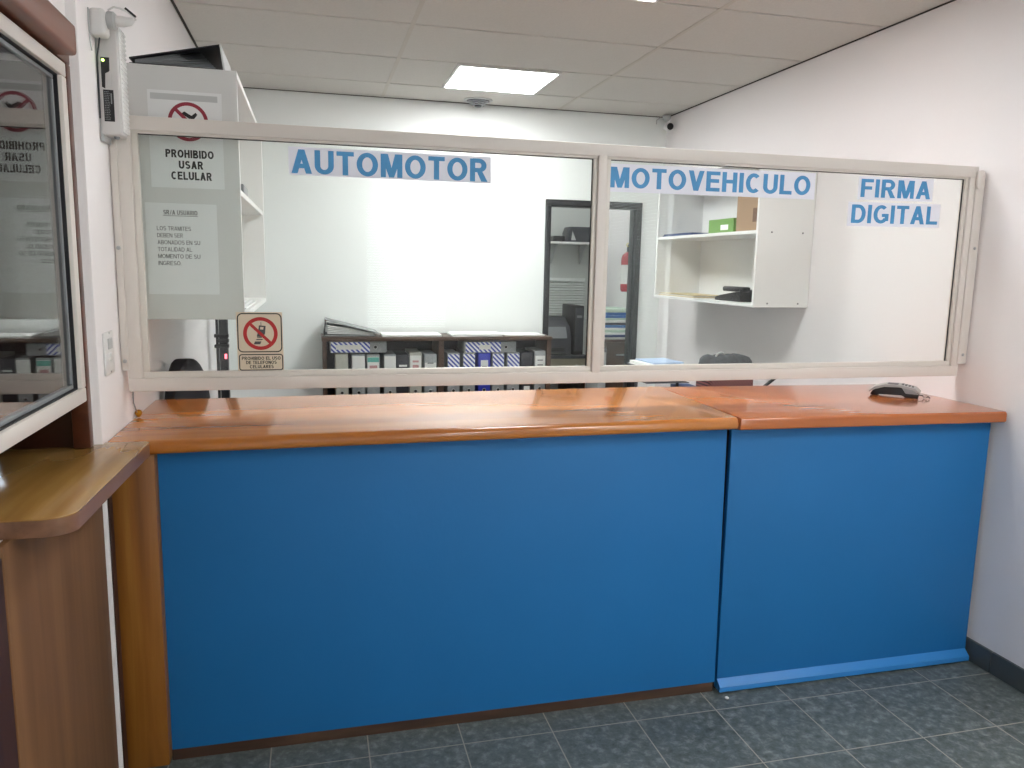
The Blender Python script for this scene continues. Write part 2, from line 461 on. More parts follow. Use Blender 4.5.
# walls
wl = MB()
wl.box(-.26, 0, -.05, YB+.1, 0, H, .006)                      # thicker stretch carrying the partition
wl.box(-.125, -.025, -1.9, -.04, 0, .979)                       # under the side window
wl.box(-.125, -.025, -1.9, -.04, 2.03, H)
wl.box(-.125, -.025, -.066, -.04, 1.0185, 2.04)
wl.box(-.125, -.025, YFRONT, -1.9, 0, H)
struct(wl.build('wall_left', M['wall']))
RY0, RY1, RZ0, RZ1 = -4.2, -2.45, .25, 2.2
struct(MB().box(XR, XR+.1, RY1, 4.75, 0, H).box(XR, XR+.1, YFRONT-.1, RY0, 0, H).box(XR, XR+.1, RY0, RY1, 0, RZ0).box(XR, XR+.1, RY0, RY1, RZ1, H).build('wall_right', M['wall']))
w4 = struct(MB().box(XR+.03, XR+.08, RY0, RY0+.05, RZ0, RZ1).box(XR+.03, XR+.08, RY1-.05, RY1, RZ0, RZ1).box(XR+.03, XR+.08, RY0, RY1, RZ0, RZ0+.05).box(XR+.03, XR+.08, RY0, RY1, RZ1-.05, RZ1).build('window_4', M['frame']))
MB().box(XR+.05, XR+.055, RY0+.05, RY1-.05, RZ0+.05, RZ1-.05).build('pane', M['glass'], w4, smooth=False)
wb = MB(); DX0, DX1, DZ = 2.170, 2.903, 1.992
wb.box(0, DX0, YB, YB+.1, 0, H); wb.box(DX1, XR, YB, YB+.1, 0, H); wb.box(DX0, DX1, YB, YB+.1, DZ, H)
struct(wb.build('wall_back', M['wall_in']))
wf = MB(); WX0, WX1, WZ0, WZ1 = 1.0, 1.85, .86, 2.12
wf.box(-2.7, WX0, YFRONT-.1, YFRONT, 0, H); wf.box(WX1, XR, YFRONT-.1, YFRONT, 0, H)
wf.box(WX0, WX1, YFRONT-.1, YFRONT, 0, WZ0); wf.box(WX0, WX1, YFRONT-.1, YFRONT, WZ1, H)
struct(wf.build('wall_front', M['wall']))
# storeroom beyond the doorway
struct(MB().box(1.2, XR, 4.65, 4.75, 0, H).build('wall_storeroom_end', M['storeroom']))
struct(MB().box(1.1, 1.2, YB+.1, 4.75, 0, H).build('wall_storeroom_side', M['storeroom']))
# dim office beyond the side window
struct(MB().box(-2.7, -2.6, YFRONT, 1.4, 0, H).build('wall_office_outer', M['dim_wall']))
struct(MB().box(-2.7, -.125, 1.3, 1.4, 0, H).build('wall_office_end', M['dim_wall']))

bs = MB()
y = -.0762+.02
for k in range(-1, 15):
    a, b = -.0762-.298*k, -.0762-.298*(k+1)
    bs.box(XR-.012, XR, max(b, YFRONT)+.001, a-.001, 0, .088, .002, 1)
struct(bs.build('baseboard_right', M['skirting']))
bs = MB(); bs.box(0, DX0-.05, YB-.012, YB, 0, .088, .002, 1); bs.box(DX1+.05, XR-.013, YB-.012, YB, 0, .088, .002, 1)
struct(bs.build('baseboard_back', M['skirting']))

# black door frame in the back wall
d = struct(MB().box(DX0, DX0+.04, YB-.02, YB+.12, 0, DZ, .004).box(DX1-.04, DX1, YB-.02, YB+.12, 0, DZ, .004).build('door_1', M['blackmetal']))
MB().box(DX0, DX1, YB-.022, YB+.12, DZ-.045, DZ, .004).build('lintel', M['blackmetal'], d)
MB().box(DX1-.048, DX1-.0395, YB+.02, YB+.06, 0, DZ-.045).build('door_stop', M['blackmetal'], d)

# side window in the left wall
w1 = struct(MB().box(-.06, -.018, -1.9, -.066, 1.995, 2.03, .003)
            .box(-.06, -.018, -.098, -.066, 1.0185, 1.995, .003).box(-.06, -.018, -1.9, -1.86, 1.0185, 1.995, .003).build('window_1', M['mahogany']))
MB().box(-.255, -.061, -.078, -.0665, 1.0185, 1.995, .002).build('jamb_lining', M['dark_apron'], w1)
plabel(MB().box(-.06, .03, -1.95, -.180, 1.992, 2.064, .010, 3).build('head_beam', M['beam'], w1), 'thick brown wooden beam')
sx0, sx1 = -.052, -.008
s = MB()
s.box(sx0, sx1, -1.86, -.142, 1.153, 1.190, .004); s.box(sx0, sx1, -1.86, -.142, 1.950, 1.984, .004)
s.box(sx0, sx1, -.178, -.142, 1.190, 1.950, .004); s.box(sx0, sx1, -1.86, -1.82, 1.190, 1.950, .004)
plabel(s.build('sash', M['frame'], w1), 'cream metal sash')
g = MB(); ga, gb = sx0+.012, sx1-.010
g.box(ga, gb, -1.82, -.178, 1.190, 1.1925); g.box(ga, gb, -1.82, -.178, 1.9475, 1.950)
g.box(ga, gb, -.183, -.178, 1.1925, 1.9475)
g.build('gasket', M['gasket'], w1)
b = MB(); ga, gb = sx0+.012, sx1-.018
b.box(ga, gb, -1.82, -.183, 1.1925, 1.203, .002); b.box(ga, gb, -1.82, -.183, 1.938, 1.9475, .002)
b.box(ga, gb, -.192, -.183, 1.203, 1.938, .002)
b.build('glazing_bead', M['mgrey'], w1)
MB().box(-.033, -.029, -1.82, -.188, 1.198, 1.943).build('pane', M['dark_glass'], w1, smooth=False)

# street window behind the camera, with a slatted blind
w2 = struct(MB().box(WX0, WX1, YFRONT-.08, YFRONT-.03, WZ0, WZ0+.05).box(WX0, WX1, YFRONT-.08, YFRONT-.03, WZ1-.05, WZ1)
            .box(WX0, WX0+.05, YFRONT-.08, YFRONT-.03, WZ0, WZ1).box(WX1-.05, WX1, YFRONT-.08, YFRONT-.03, WZ0, WZ1)
            .build('window_2', M['frame']))
MB().box(WX0+.05, WX1-.05, YFRONT-.06, YFRONT-.055, WZ0+.05, WZ1-.05).build('pane', M['glass'], w2, smooth=False)

def blind(name, x0, x1, y, z0, z1, pitch, label, ang=35, group=None, face=1):
    t = thing(name, ((x0+x1)/2, y, z1), label, 'blind', group)
    sl = MB(); z = z0+.02
    R = Matrix.Rotation(math.radians(ang*face), 3, 'X')
    while z < z1-.03:
        sl.obox(((x0+x1)/2, y, z), (x1-x0, .024, .0012), R); z += pitch
    sl.build('slats', M['slat'], t, smooth=False)
    MB().box(x0, x1, y-.016, y+.016, z1-.03, z1, .003).build('head_rail', M['slat'], t)
    MB().box(x0, x1, y-.012, y+.012, z0-.008, z0+.004, .003).build('bottom_rail', M['slat'], t)
    for cx in (x0+.12, x1-.12):
        MB().tube([(cx, y-.014*face, z0), (cx, y-.014*face, z1-.02)], .0012, 6).build('cord', M['slat'], t)
    return t
bt_ = blind('window_blind', RY0+.02, RY1-.02, 0, RZ0-.02, RZ1+.02, .026, 'tall white slatted blind over the side street window', 62)
bt_.rotation_euler = (0, 0, -PI/2); bt_.location = (XR-.03, (RY0+RY1)/2, RZ1+.02)
blind('window_blind', WX0+.03, WX1-.03, YFRONT+.03, WZ0-.03, WZ1+.02, .024, 'wide white slatted blind over the street window facing the counter', 30)

# ------------------------------------------------------------------ glass partition over the counter
YF = .2044; Z0, Z1 = 1.1201, 1.9282; XL, XRR = .0173, 3.0434; D = .045
gp = thing('glass_partition', (1.53, YF+.02, Z0), 'cream metal framed glass partition hanging above the wooden counter tops', 'partition')
f = MB()
f.box(XL, XRR, YF, YF+D, Z0, Z0+.040, .0025); f.box(XL, XRR, YF, YF+D, Z1-.040, Z1, .0025)
f.box(XL, XL+.040, YF, YF+D, Z0+.0395, Z1-.0395, .0025); f.box(XRR-.036, XRR, YF, YF+D, Z0+.0395, Z1-.0395, .0025)
f.build('frame', M['frame'], gp)
MB().box(1.498, 1.528, YF-.003, YF+D, Z0+.036, Z1-.036, .0025).build('mullion', M['frame'], gp)
for xa, xb in ((XL+.040, 1.498), (1.528, XRR-.036)):
    b = MB(); yb = YF+.008; ye = YF+.030
    b.box(xa, xb, yb, ye, Z0+.040, Z0+.058, .002); b.box(xa, xb, yb, ye, Z1-.0475, Z1-.038, .002)
    b.box(xa, xa+.018, yb, ye, Z0+.058, Z1-.0475, .002); b.box(xb-.014, xb, yb, ye, Z0+.058, Z1-.0475, .002)
    b.build('glazing_bead', M['bead'], gp)
    gs = MB(); yg = YF+.016
    gs.box(xa+.018, xb-.014, yg, yg+.004, Z1-.0500, Z1-.0475)
    gs.box(xb-.017, xb-.014, yg, yg+.004, Z0+.058, Z1-.0500)
    gs.build('gasket', M['gasket'], gp)
    MB().box(xa+.010, xb-.008, YF+.0205, YF+.0245, Z0+.05, Z1-.042).build('glass_pane', M['glass'], gp, smooth=False)
GY = YF+.0202      # front face of the panes
for xa, xb, za in ((.002, .0215, 1.186), (3.032, XR-.002, 1.168)):
    c = MB(); c.box(xa, xb, YF-.006, YF+D+.01, za, Z1+.004 if xa < 1 else Z1-.03, .003)
    c.build('wall_channel', M['frame'], gp)
for x, z in ((.013, 1.55), (.013, 1.215), (3.052, 1.62), (3.050, 1.205)):
    MB().lathe([(.004, 0), (.006, .002), (.006, .004), (.003, .007)], (x, YF-.013, z), 'y', 12).build('screw', M['steel'], gp)
plabel(MB().prism(rrect_pts(3.030, 3.060, Z1-.085, Z1-.015, .009), 'y', YF-.014, YF-.004, .002).build('hinge_cap', M['frame'], gp), 'rounded cap on the corner')
MB().tube([(.022, .235, Z0-.005), (.018, .25, 1.08), (.013, .30, 1.05), (.010, .335, 1.03)], .0022, 8).build('thin_cable', M['mgrey'], gp)

# paper signs on the glass
def paper_sign(label, x0, x1, z0, z1, txt, tx0, tx1, tz0, tz1, t=.205, sl=0):
    o = thing('paper_sign', ((x0+x1)/2, GY, z0), label, 'sign', 'blue lettered paper signs on the glass')
    MB().prism([(x0, z0), (x1, z0+sl), (x1, z1+sl), (x0, z1)], 'y', GY-.0008, GY-.0002).build('sheet', M['paper'], o, smooth=False)
    lettering('lettering', [(txt, tx0, tz0, tz1-tz0, tx1-tx0, t, sl)], GY-.0012, M['ink_blue'], o)
    return o
paper_sign('long white paper strip reading AUTOMOTOR in blue on the left pane', .497, 1.133, 1.784, 1.868, 'AUTOMOTOR', .505, 1.122, 1.789, 1.8605)
paper_sign('long white paper strip reading MOTOVEHICULO in blue on the right pane', 1.541, 2.345, 1.776, 1.8695, 'MOTOVEHICULO', 1.549, 2.325, 1.790, 1.8585, .205, .004)
paper_sign('short white paper sign reading FIRMA in blue above the DIGITAL sign', 2.528, 2.860, 1.788, 1.8718, 'FIRMA', 2.540, 2.849, 1.797, 1.8630, .20, .003)
paper_sign('white paper sign reading DIGITAL in blue below the FIRMA sign', 2.492, 2.901, 1.690, 1.778, 'DIGITAL', 2.508, 2.892, 1.7015, 1.769, .20, .005)

# beige prohibition sticker
st = thing('prohibition_sticker', (.398, GY, 1.1745), 'small beige no mobile phone sticker with red ring at bottom of left pane', 'sticker')
sx, sz, k = .3285, 1.3615, .138/357
U = lambda px, py: (sx+(px-505)*k, sz-(py-95)*k*1.063)
MB().prism([U(505, 95), U(862, 95), U(867, 570), U(510, 570)], 'y', GY-.0006, GY-.0001).build('sheet', M['beige'], st, smooth=False)
b = MB()
a, c = U(512, 402), U(858, 102); rrect_border(b, a[0], c[0], a[1], c[1], .016, .0035, GY-.0010)
a, c = U(518, 542), U(862, 415); rrect_border(b, a[0], c[0], a[1], c[1], .009, .0032, GY-.0010)
b.build('border', M['ink'], st, smooth=False)
ph = MB()
flat(ph, [U(680, 195), U(732, 200), U(725, 262), U(700, 285), U(660, 282), U(672, 240)], GY-.0008)
flat(ph, [U(694, 170), U(698, 170), U(698, 200), U(693, 200)], GY-.0008)
for x0, y0, x1, y1 in ((655, 300, 705, 308), (640, 318, 690, 340), (662, 286, 700, 292)):
    flat(ph, [U(x0+6, y0), U(x1+6, y0), U(x1-4, y1), U(x0-4, y1)], GY-.0008)
ph.build('phone_drawing', M['ink_grey'], st, smooth=False)
kb = MB(); flat(kb, [U(690, 207), U(716, 209), U(712, 228), U(688, 226)], GY-.0009)
kb.build('phone_highlight', M['beige'], st, smooth=False)
r = MB(); cx, cz = U(690, 258); R = 134*k
ring(r, cx, cz, GY-.0011, R, 29*k, R2=R*1.0)
dx = R*.70; h = 12*k
flat(r, [(cx-dx-h*.7, cz+dx-h*.7), (cx-dx+h*.7, cz+dx+h*.7), (cx+dx+h*.7, cz-dx+h*.7), (cx+dx-h*.7, cz-dx-h*.7)], GY-.0012)
r.build('red_ring', M['red'], st, smooth=False)
l1, l2, l3 = U(540, 460), U(572, 492), U(600, 525)
lettering('lettering', [('PROHIBIDO EL USO', l1[0], l1[1], 27*k, 302*k, .2), ('DE TELEFONOS', l2[0], l2[1], 27*k, 238*k, .2), ('CELULARES', l3[0], l3[1], 27*k, 186*k, .2)], GY-.0010, M['ink'], st)

# ------------------------------------------------------------------ the counter
ZC = 1.018
def bullnose(y0, y1, z0, z1, r1, r2, n=6):
    P = []
    for cy, cz, r, a in ((y0+r2, z0+r2, r2, 180), (0, 0, 0, None), (0, 0, 0, None), (y0+r1, z1-r1, r1, 90)):
        if a is None: continue
        if a == 180:
            bot = [(cy+r*math.cos(math.radians(180+90*k/n)), cz+r*math.sin(math.radians(180+90*k/n))) for k in range(n+1)]
        else:
            top = [(cy+r*math.cos(math.radians(90+90*k/n)), cz+r*math.sin(math.radians(90+90*k/n))) for k in range(n+1)]
    return bot+[(y1, z0), (y1, z1)]+top
def worktop(y0, y1, zb, zt, r1, r2, x0, x1, xb0, xb1, dz0, dz1, m, bev):
    mb = MB().prism(bullnose(y0, y1, zb, zt, r1, r2), 'x', 0, 1, 0)
    for v in mb.bm.verts:
        t = v.co.x; q = (v.co.y-y0)/(y1-y0)
        xa, xe = x0+(xb0-x0)*q, x1+(xb1-x1)*q
        v.co.z += dz0+(dz1-dz0)*t; v.co.x = xa+(xe-xa)*t
    es = [e for e in mb.bm.edges if abs(e.verts[0].co.x-e.verts[1].co.x) < .1]
    bmesh.ops.bevel(mb.bm, geom=es, offset=bev, segments=2, profile=.5, affect='EDGES')
    return mb.build('counter_worktop', m)
wt = worktop(-.024, .672, .977, ZC, .020, .014, .002, 1.946, .002, 1.975, -.002, .008, M['worktop'], .002)
tag(wt, 'long varnished orange wooden worktop with rounded front over the wide blue panel', 'worktop')
wt2 = worktop(-.018, .665, .976, ZC, .008, .006, 1.959, XR-.006, 1.979, XR-.004, .006, -.002, M['worktop2'], .003)
tag(wt2, 'short reddish wooden worktop with square front beside the right wall', 'worktop')

cl = thing('reception_counter', (1.03, .3, 0), 'wide blue fronted counter base with a golden wooden corner post', 'counter')
MB().prism([(.1183, .036), (1.952, .036), (1.940, .974), (.1183, .974)], 'y', .035, .055, .002).build('front_panel', M['blue'], cl)
MB().box(.118, 1.945, .038, .056, 0, .036).build('plinth', M['plinth'], cl)
MB().box(1.915, 1.935, .056, .60, 0, .97).build('side_panel', M['plinth'], cl)
MB().box(.012, .03, .056, .60, 0, .966).build('side_panel', M['plinth'], cl)
MB().box(.03, 1.915, .10, .60, .45, .468).build('inner_shelf', M['plinth'], cl)
plabel(MB().box(.003, .1180, -.008, .056, .014, .972, .003).build('corner_post', M['post'], cl), 'golden brown wooden corner post')
MB().box(.0005, .005, -.045, -.009, 0, .972, .001, 1).build('edge_strip', M['reddish'], cl)
cr_ = thing('reception_counter', (2.5, .3, 0), 'narrower blue fronted counter base against the right wall', 'counter')
MB().prism([(1.960, .01), (3.056, .01), (3.056, .972), (1.958, .972)], 'y', .035, .055, .002).build('front_panel', M['blue'], cr_)
MB().prism([(.035, .008), (.010, .008), (.010, .026), (.035, .048)], 'x', 1.960, 3.053, .001).build('bottom_trim', M['blue_trim'], cr_)
MB().box(1.962, 1.980, .056, .60, 0, .968).build('side_panel', M['plinth'], cr_)
MB().box(3.035, 3.053, .056, .60, 0, .968).build('side_panel', M['plinth'], cr_)
MB().box(1.98, 3.035, .10, .60, .45, .468).build('inner_shelf', M['plinth'], cr_)

# ledge below the side window
def ledge_pts(e=0, r=.05, n=8):
    x1, ya = .099-e, -.702+e
    P = [(-.38, -.0535), (-.38, ya)]
    P += [(x1-r+r*math.cos(math.radians(270+90*k/n)), ya+r+r*math.sin(math.radians(270+90*k/n))) for k in range(n+1)]
    P += [(.1155-e, -.042), (.104-e, -.030), (.0012, -.030), (.0012, -.0535)]
    return P
lg = thing('window_ledge', (.0, -.4, .98), 'golden varnished wooden ledge with rounded corner below the side window', 'ledge')
MB().prism(ledge_pts(), 'z', 1.0145, ZC, .0012).build('ledge_top', M['ledge'], lg)
MB().prism(ledge_pts(.0008), 'z', .980, 1.0145).build('ledge_edge', M['ledge_edge'], lg)
lp = MB().box(-.0245, -.010, -.742, -.0525, 0, .9795, .0015).build('ledge_panel', M['brown'])
tag(lp, 'plain brown wooden panel under the window ledge on the left wall', 'panel')
rb = MB().box(-.0245, -.012, -1.25, -.745, 0, .96, .002).build('trim_board', M['reddish'])
tag(rb, 'dark reddish wooden board at the left edge beside the brown panel', 'board')

# card terminal on the right worktop
ct = thing('card_terminal', (2.885, .35, ZC), 'small grey and black card payment terminal on the right worktop', 'card terminal')
R = Matrix.Rotation(math.radians(-45), 3, 'Z'); C0 = Vector((2.884, .352, ZC))
def tp(u, v, z): p = R @ Vector((u, v, 0)); return (C0.x+p.x, C0.y+p.y, ZC+z)
def tprism(prof, v0, v1, name, m, bev=.003):
    mb = MB(); a = [mb.bm.verts.new(tp(u, v0, z)) for u, z in prof]; b2 = [mb.bm.verts.new(tp(u, v1, z)) for u, z in prof]
    mb.bm.faces.new(a); mb.bm.faces.new(b2[::-1]); n = len(prof)
    for i in range(n): mb.bm.faces.new((a[i], b2[i], b2[(i+1) % n], a[(i+1) % n]))
    if bev: bmesh.ops.bevel(mb.bm, geom=list(mb.bm.edges), offset=bev, segments=2, profile=.5, affect='EDGES')
    return mb.build(name, m, ct)
tprism([(-.090, .006), (-.086, .002), (-.062, .001), (-.055, .010), (.030, .012), (.040, .001), (.088, .001), (.092, .020), (.070, .036), (.02, .044), (-.04, .042), (-.075, .030)], -.036, .036, 'body', M['black'])
tprism([(-.092, .012), (-.072, .029), (-.038, .041), (.02, .0435), (.068, .036), (.093, .019), (.094, .026), (.075, .042), (.025, .051), (-.035, .050), (-.075, .037), (-.096, .018)], -.040, .040, 'top_shell', M['shell_grey'], .002)
tprism([(.042, .018), (.091, .017), (.072, .034), (.026, .041)], -.0375, -.034, 'side_cheek', M['mgrey'], .001)
tprism([(-.028, .0495), (.012, .0505), (.012, .052), (-.028, .0515)], -.026, .026, 'screen', M['dgrey'], .0006)
kb = MB()
for i in range(4):
    for j in range(3):
        a, b2 = .024+i*.012, -.022+j*.016
        kb.obox(tp(a+.004, b2+.006, .0505-.0023*i), (.009, .012, .003), R, .001, 1)
kb.build('keypad', M['dgrey'], ct)
MB().tube([tp(.09, .0, .012), tp(.103, .004, .010), tp(.108, .012, .003), tp(.118, .006, .004), tp(.122, -.004, .010), tp(.130, .0, .003)], .0022, 8).build('cable', M['dgrey'], ct)
MB().torus(tp(.112, .002, .010), .007, .0016, 'y', 16, 6).build('ring', M['steel'], ct)

kn = MB().lathe([(.004, 0), (.006, .003), (.010, .008), (.0115, .014), (.009, .021), (.003, .024)], (.0135, .335, ZC), 'z', 14).build('amber_bead', M['brass'])
tag(kn, 'tiny amber bead on the worktop against the left wall', 'bead')

# ------------------------------------------------------------------ fittings on the left wall
el = thing('emergency_light', (0, .15, 1.855), 'white emergency light box with black labels and green lamp on left wall', 'emergency light')
MB().box(.003, .056, .114, .188, 1.858, 2.152, .006, 3).build('housing', M['shell'], el)
MB().box(.0, .01, .116, .196, 1.84, 2.145, .003).build('back_plate', M['lgrey'], el)
d_ = MB(); d_.box(.054, .062, .120, .184, 1.866, 2.146, .005, 3)
for q in range(22): d_.box(.0615, .064, .122, .182, 1.872+q*.0124, 1.878+q*.0124, .0008, 1)
d_.build('diffuser', M['diffuser'], el)
yl = .1138
pl_ = MB(); pl_.prism([(.012, 1.984), (.020, 1.980), (.022, 2.02), (.030, 2.024), (.033, 2.028), (.034, 2.062), (.012, 2.062)], 'y', yl-.0008, yl+.001)
pl_.build('switch_panel', M['black'], el)
MB().prism([(.024, 1.988), (.033, 1.988), (.035, 2.02), (.026, 2.022)], 'y', yl-.003, yl).build('switch', M['shell'], el)
MB().lathe([(.0035, 0), (.0035, -.002), (.002, -.0034)], (.018, yl-.0006, 2.054), 'y', 12).build('lamp', M['led'], el)
MB().box(.014, .040, yl-.0008, yl+.001, 1.893, 1.977).build('rating_label', M['black'], el)
tl = MB()
for q in range(17):
    z = 1.897+q*.0046; x_ = .0165
    while x_ < .0285:
        w_ = random.uniform(.0015, .004); tl.box(x_, min(x_+w_, .030), yl-.0012, yl-.0007, z, z+.0018); x_ += w_+.0012
tl.box(.0325, .0355, yl-.0012, yl-.0007, 1.94, 1.968)
tl.build('label_print', M['mgrey'], el)
MB().lathe([(.006, -.006), (.008, 0), (.008, .004)], (.035, .15, 1.857), 'z', 12).build('bottom_stud', M['mgrey'], el)

ws = thing('wall_socket', (0, .02, 2.08), 'round white plug and socket above the emergency light', 'socket')
MB().box(.0, .042, .055, .110, 2.105, 2.175, .012, 4).build('socket_box', M['white'], ws)
MB().lathe([(.020, .040), (.023, .044), (.023, .058), (.017, .064)], (0, .083, 2.150), 'x', 20).build('plug_collar', M['lgrey'], ws)
MB().tube([(.062, .083, 2.150), (.082, .083, 2.150), (.098, .083, 2.152), (.107, .083, 2.158)], [.014, .014, .011, .006], 14).build('plug', M['white'], ws)
MB().obox((.100, .080, 2.174), (.032, .012, .006), Matrix.Rotation(math.radians(38), 3, 'Y'), .0015).build('connector', M['black'], ws)
MB().tube([(.045, .08, 2.175), (.06, .075, 2.183), (.075, .075, 2.181), (.090, .077, 2.176), (.108, .08, 2.165), (.112, .083, 2.158), (.105, .083, 2.154)], .0028, 8).build('cord', M['white'], ws)
MB().tube([(.003, .052, 2.17), (.004, .046, 2.14), (.004, .05, 2.09), (.004, .062, 2.065)], .0018, 8).build('thin_cord', M['lgrey'], ws)
MB().tube([(.02, .085, 2.108), (.012, .10, 2.085), (.004, .112, 2.06), (.003, .113, 1.9)], .0022, 8).build('cable', M['dgrey'], ws)

op = thing('switch_plate', (0, .05, 1.19), 'white switch plate on the left wall below the partition latch', 'switch')
MB().box(.0, .007, .004, .100, 1.196, 1.316, .003, 2).build('plate', M['white'], op)
MB().box(.005, .0105, .032, .072, 1.268, 1.298, .0015).build('rocker', M['lgrey'], op)
MB().lathe([(.012, .006), (.012, .010), (.008, .012)], (0, .052, 1.245), 'x', 16).build('socket_insert', M['white'], op)
for zz in (1.20, 1.308):
    MB().lathe([(.003, .006), (.003, .0085)], (0, .052, zz+.004), 'x', 10).build('screw', M['steel'], op)

# ------------------------------------------------------------------ wall cabinets (open fronted, white melamine)
def cabinet(label, x0, x1, y0, y1, z0, z1, zs, opens, skew=0):
    t = thing('wall_cabinet', ((x0+x1)/2, (y0+y1)/2, z0), label, 'cabinet', 'white open wall cabinets')
    th = .018
    MB().box(x0, x1, y0, y0+th, z0, z1, .001, 1).build('end_panel', M['melamine_shaded' if opens > 0 else 'melamine'], t)  # left cabinet's near end gets the melamine greyed for shade
    MB().box(x0, x1, y1-th, y1, z0, z1, .001, 1).build('end_panel', M['melamine'], t)
    MB().box(x0, x1, y0+th, y1-th, z1-th, z1, .001, 1).build('top_panel', M['melamine'], t)
    MB().box(x0, x1, y0+th, y1-th, z0, z0+th, .001, 1).build('bottom_panel', M['melamine'], t)
    bx = (x0, x0+.006) if opens > 0 else (x1-.006, x1)
    MB().box(bx[0], bx[1], y0+th, y1-th, z0+th, z1-th).build('back_panel', M['melamine'], t)
    sxx = (x0+.006, x1-.004) if opens > 0 else (x0+.004, x1-.006)
    MB().box(sxx[0], sxx[1], y0+th, y1-th, zs-th, zs, .001, 1).build('shelf', M['melamine'], t)
    for (u, z) in () if opens > 0 else ((.08, z0+.02), (.26, z0+.02), (.08, zs-.01), (.26, zs-.01)):
        x = x0+u if opens < 0 else x1-u
        MB().lathe([(.0045, 0), (.0045, -.001), (.003, -.0012)], (x, y0, z), 'y', 10).build('screw_cap', M['dgrey'], t)
    return t
LC = (.002, .348, .30, 1.50, 1.333, 2.093, 1.745)
RCB = (2.752, XR-.002, 1.25, 2.46, 1.332, 2.093, 1.724)
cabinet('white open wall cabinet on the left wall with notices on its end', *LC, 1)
cabinet('white open wall cabinet on the right wall behind the long right sign', *RCB, -1)

# paper notices on the end of the left cabinet
ny = .2995
def sheet(name, label, x0, x1, z0, z1, tilt=0):
    o = thing(name, ((x0+x1)/2, ny, z0), label, 'notice')
    plabel(MB().prism([(x0, z0), (x1, z0-tilt), (x1+tilt*.4, z1-tilt), (x0+tilt*.4, z1)], 'y', ny-.0010, ny-.0003).build('sheet', M['paper_g'], o, smooth=False), 'greyish paper in a plastic sleeve')
    return o
n1 = sheet('paper_notice', 'paper notice with maroon no phone symbol reading PROHIBIDO USAR CELULAR', .092, .302, 1.737, 2.022)
rg = MB(); cx, cz, R = .204, 1.934, .0575
ring(rg, cx, cz, ny-.0014, R, .0105)
dx = R*.68; h = .0052
flat(rg, [(cx-dx-h*.7, cz+dx-h*.7), (cx-dx+h*.7, cz+dx+h*.7), (cx+dx+h*.7, cz-dx+h*.7), (cx+dx-h*.7, cz-dx-h*.7)], ny-.0016)
rg.build('ring_symbol', M['maroon'], n1, smooth=False)
pb = MB()
flat(pb, [(.186, 1.958), (.194, 1.964), (.214, 1.952), (.226, 1.962), (.231, 1.956), (.222, 1.944), (.212, 1.940), (.196, 1.950)], ny-.0012)
flat(pb, [(.188, 1.912), (.214, 1.912), (.220, 1.945), (.210, 1.945)], ny-.0012)
pb.build('phone_symbol', M['ink'], n1, smooth=False)
MB().prism([(.100, 1.995), (.290, 1.995), (.290, 2.013), (.100, 2.013)], 'y', ny-.0013, ny-.0009).build('faded_band', M['lgrey'], n1, smooth=False)
lettering('lettering', [('PROHIBIDO', .1355, 1.8270, .0235, .138, .23), ('USAR', .1720, 1.7945, .0235, .070, .23), ('CELULAR', .1490, 1.7615, .0240, .117, .23)], ny-.0014, M['ink'], n1)
n2 = sheet('paper_notice', 'paper notice with six printed lines below a heading SR/A USUARIO', .070, .276, 1.412, 1.690)
lines = [('SR/A USUARIO', .1215, 1.6555, .0135, .098, .17)]
for q, (s_, wdt) in enumerate((('LOS TRAMITES', .098), ('DEBEN SER', .074), ('ABONADOS EN SU', .123), ('TOTALIDAD AL', .099), ('MOMENTO DE SU', .122), ('INGRESO.', .066))):
    lines.append((s_, .1010, 1.6075-.0212*q, .0125, wdt, .13))
lettering('lettering', lines, ny-.0014, M['ink_grey'], n2)
ul = MB(); flat(ul, [(.1205, 1.6515), (.2205, 1.6515), (.2205, 1.6528), (.1205, 1.6528)], ny-.0014); ul.build('underline', M['ink_grey'], n2, smooth=False)

# ring binder lying open-ended on top of the left cabinet
bt = thing('ring_binder', (.17, .45, 2.093), 'dark ring binder lying on top of the left cabinet', 'binder')
MB().prism([(.045, 2.0945), (.312, 2.0945), (.312, 2.097), (.045, 2.097)], 'y', .31, .60).build('cover', M['bblack'], bt)
MB().prism([(.045, 2.108), (.300, 2.166), (.301, 2.169), (.045, 2.112)], 'y', .31, .60).build('cover', M['bblack'], bt)
plabel(MB().prism([(.309, 2.0945), (.314, 2.0945), (.304, 2.170), (.300, 2.168)], 'y', .305, .605).build('spine', M['lgrey'], bt), 'pale spine')
pp = MB()
for q in range(7):
    w_ = .30-.008*q; z_ = 2.0985+q*.0060
    pp.prism([(.06, 2.0975+q*.0014), (.17, 2.0975+q*.0045), (.27-.006*q, z_+.001*q), (.285-.006*q, z_+.004), (.17, 2.0990+q*.0052), (.06, 2.0985+q*.0015)], 'y', .315, .59)
pp.build('pages', M['mgrey'], bt)

# small things in the left cabinet
g1 = MB().box(.255, .335, .60, .78, 1.7455, 1.785, .004).build('device_box', M['mgrey'])
tag(g1, 'small grey box on the upper shelf of the left cabinet', 'box')
cc = MB()
for q in range(5): cc.torus((.315, .46+.018*q, 1.769), .022, .0045, 'x', 20, 6)
tag(cc.build('cable_coil', M['black']), 'coiled black cable on the upper shelf of the left cabinet', 'cable')
pk = MB()
for q in range(3): pk.box(.15+.01*q, .335-.012*q, .55+.02*q, 1.02-.03*q, 1.352+.006*q, 1.357+.006*q, .001, 1)
tag(pk.build('paper_stack', M['paper_g']), 'thin grey paper stack on the bottom of the left cabinet', 'papers')

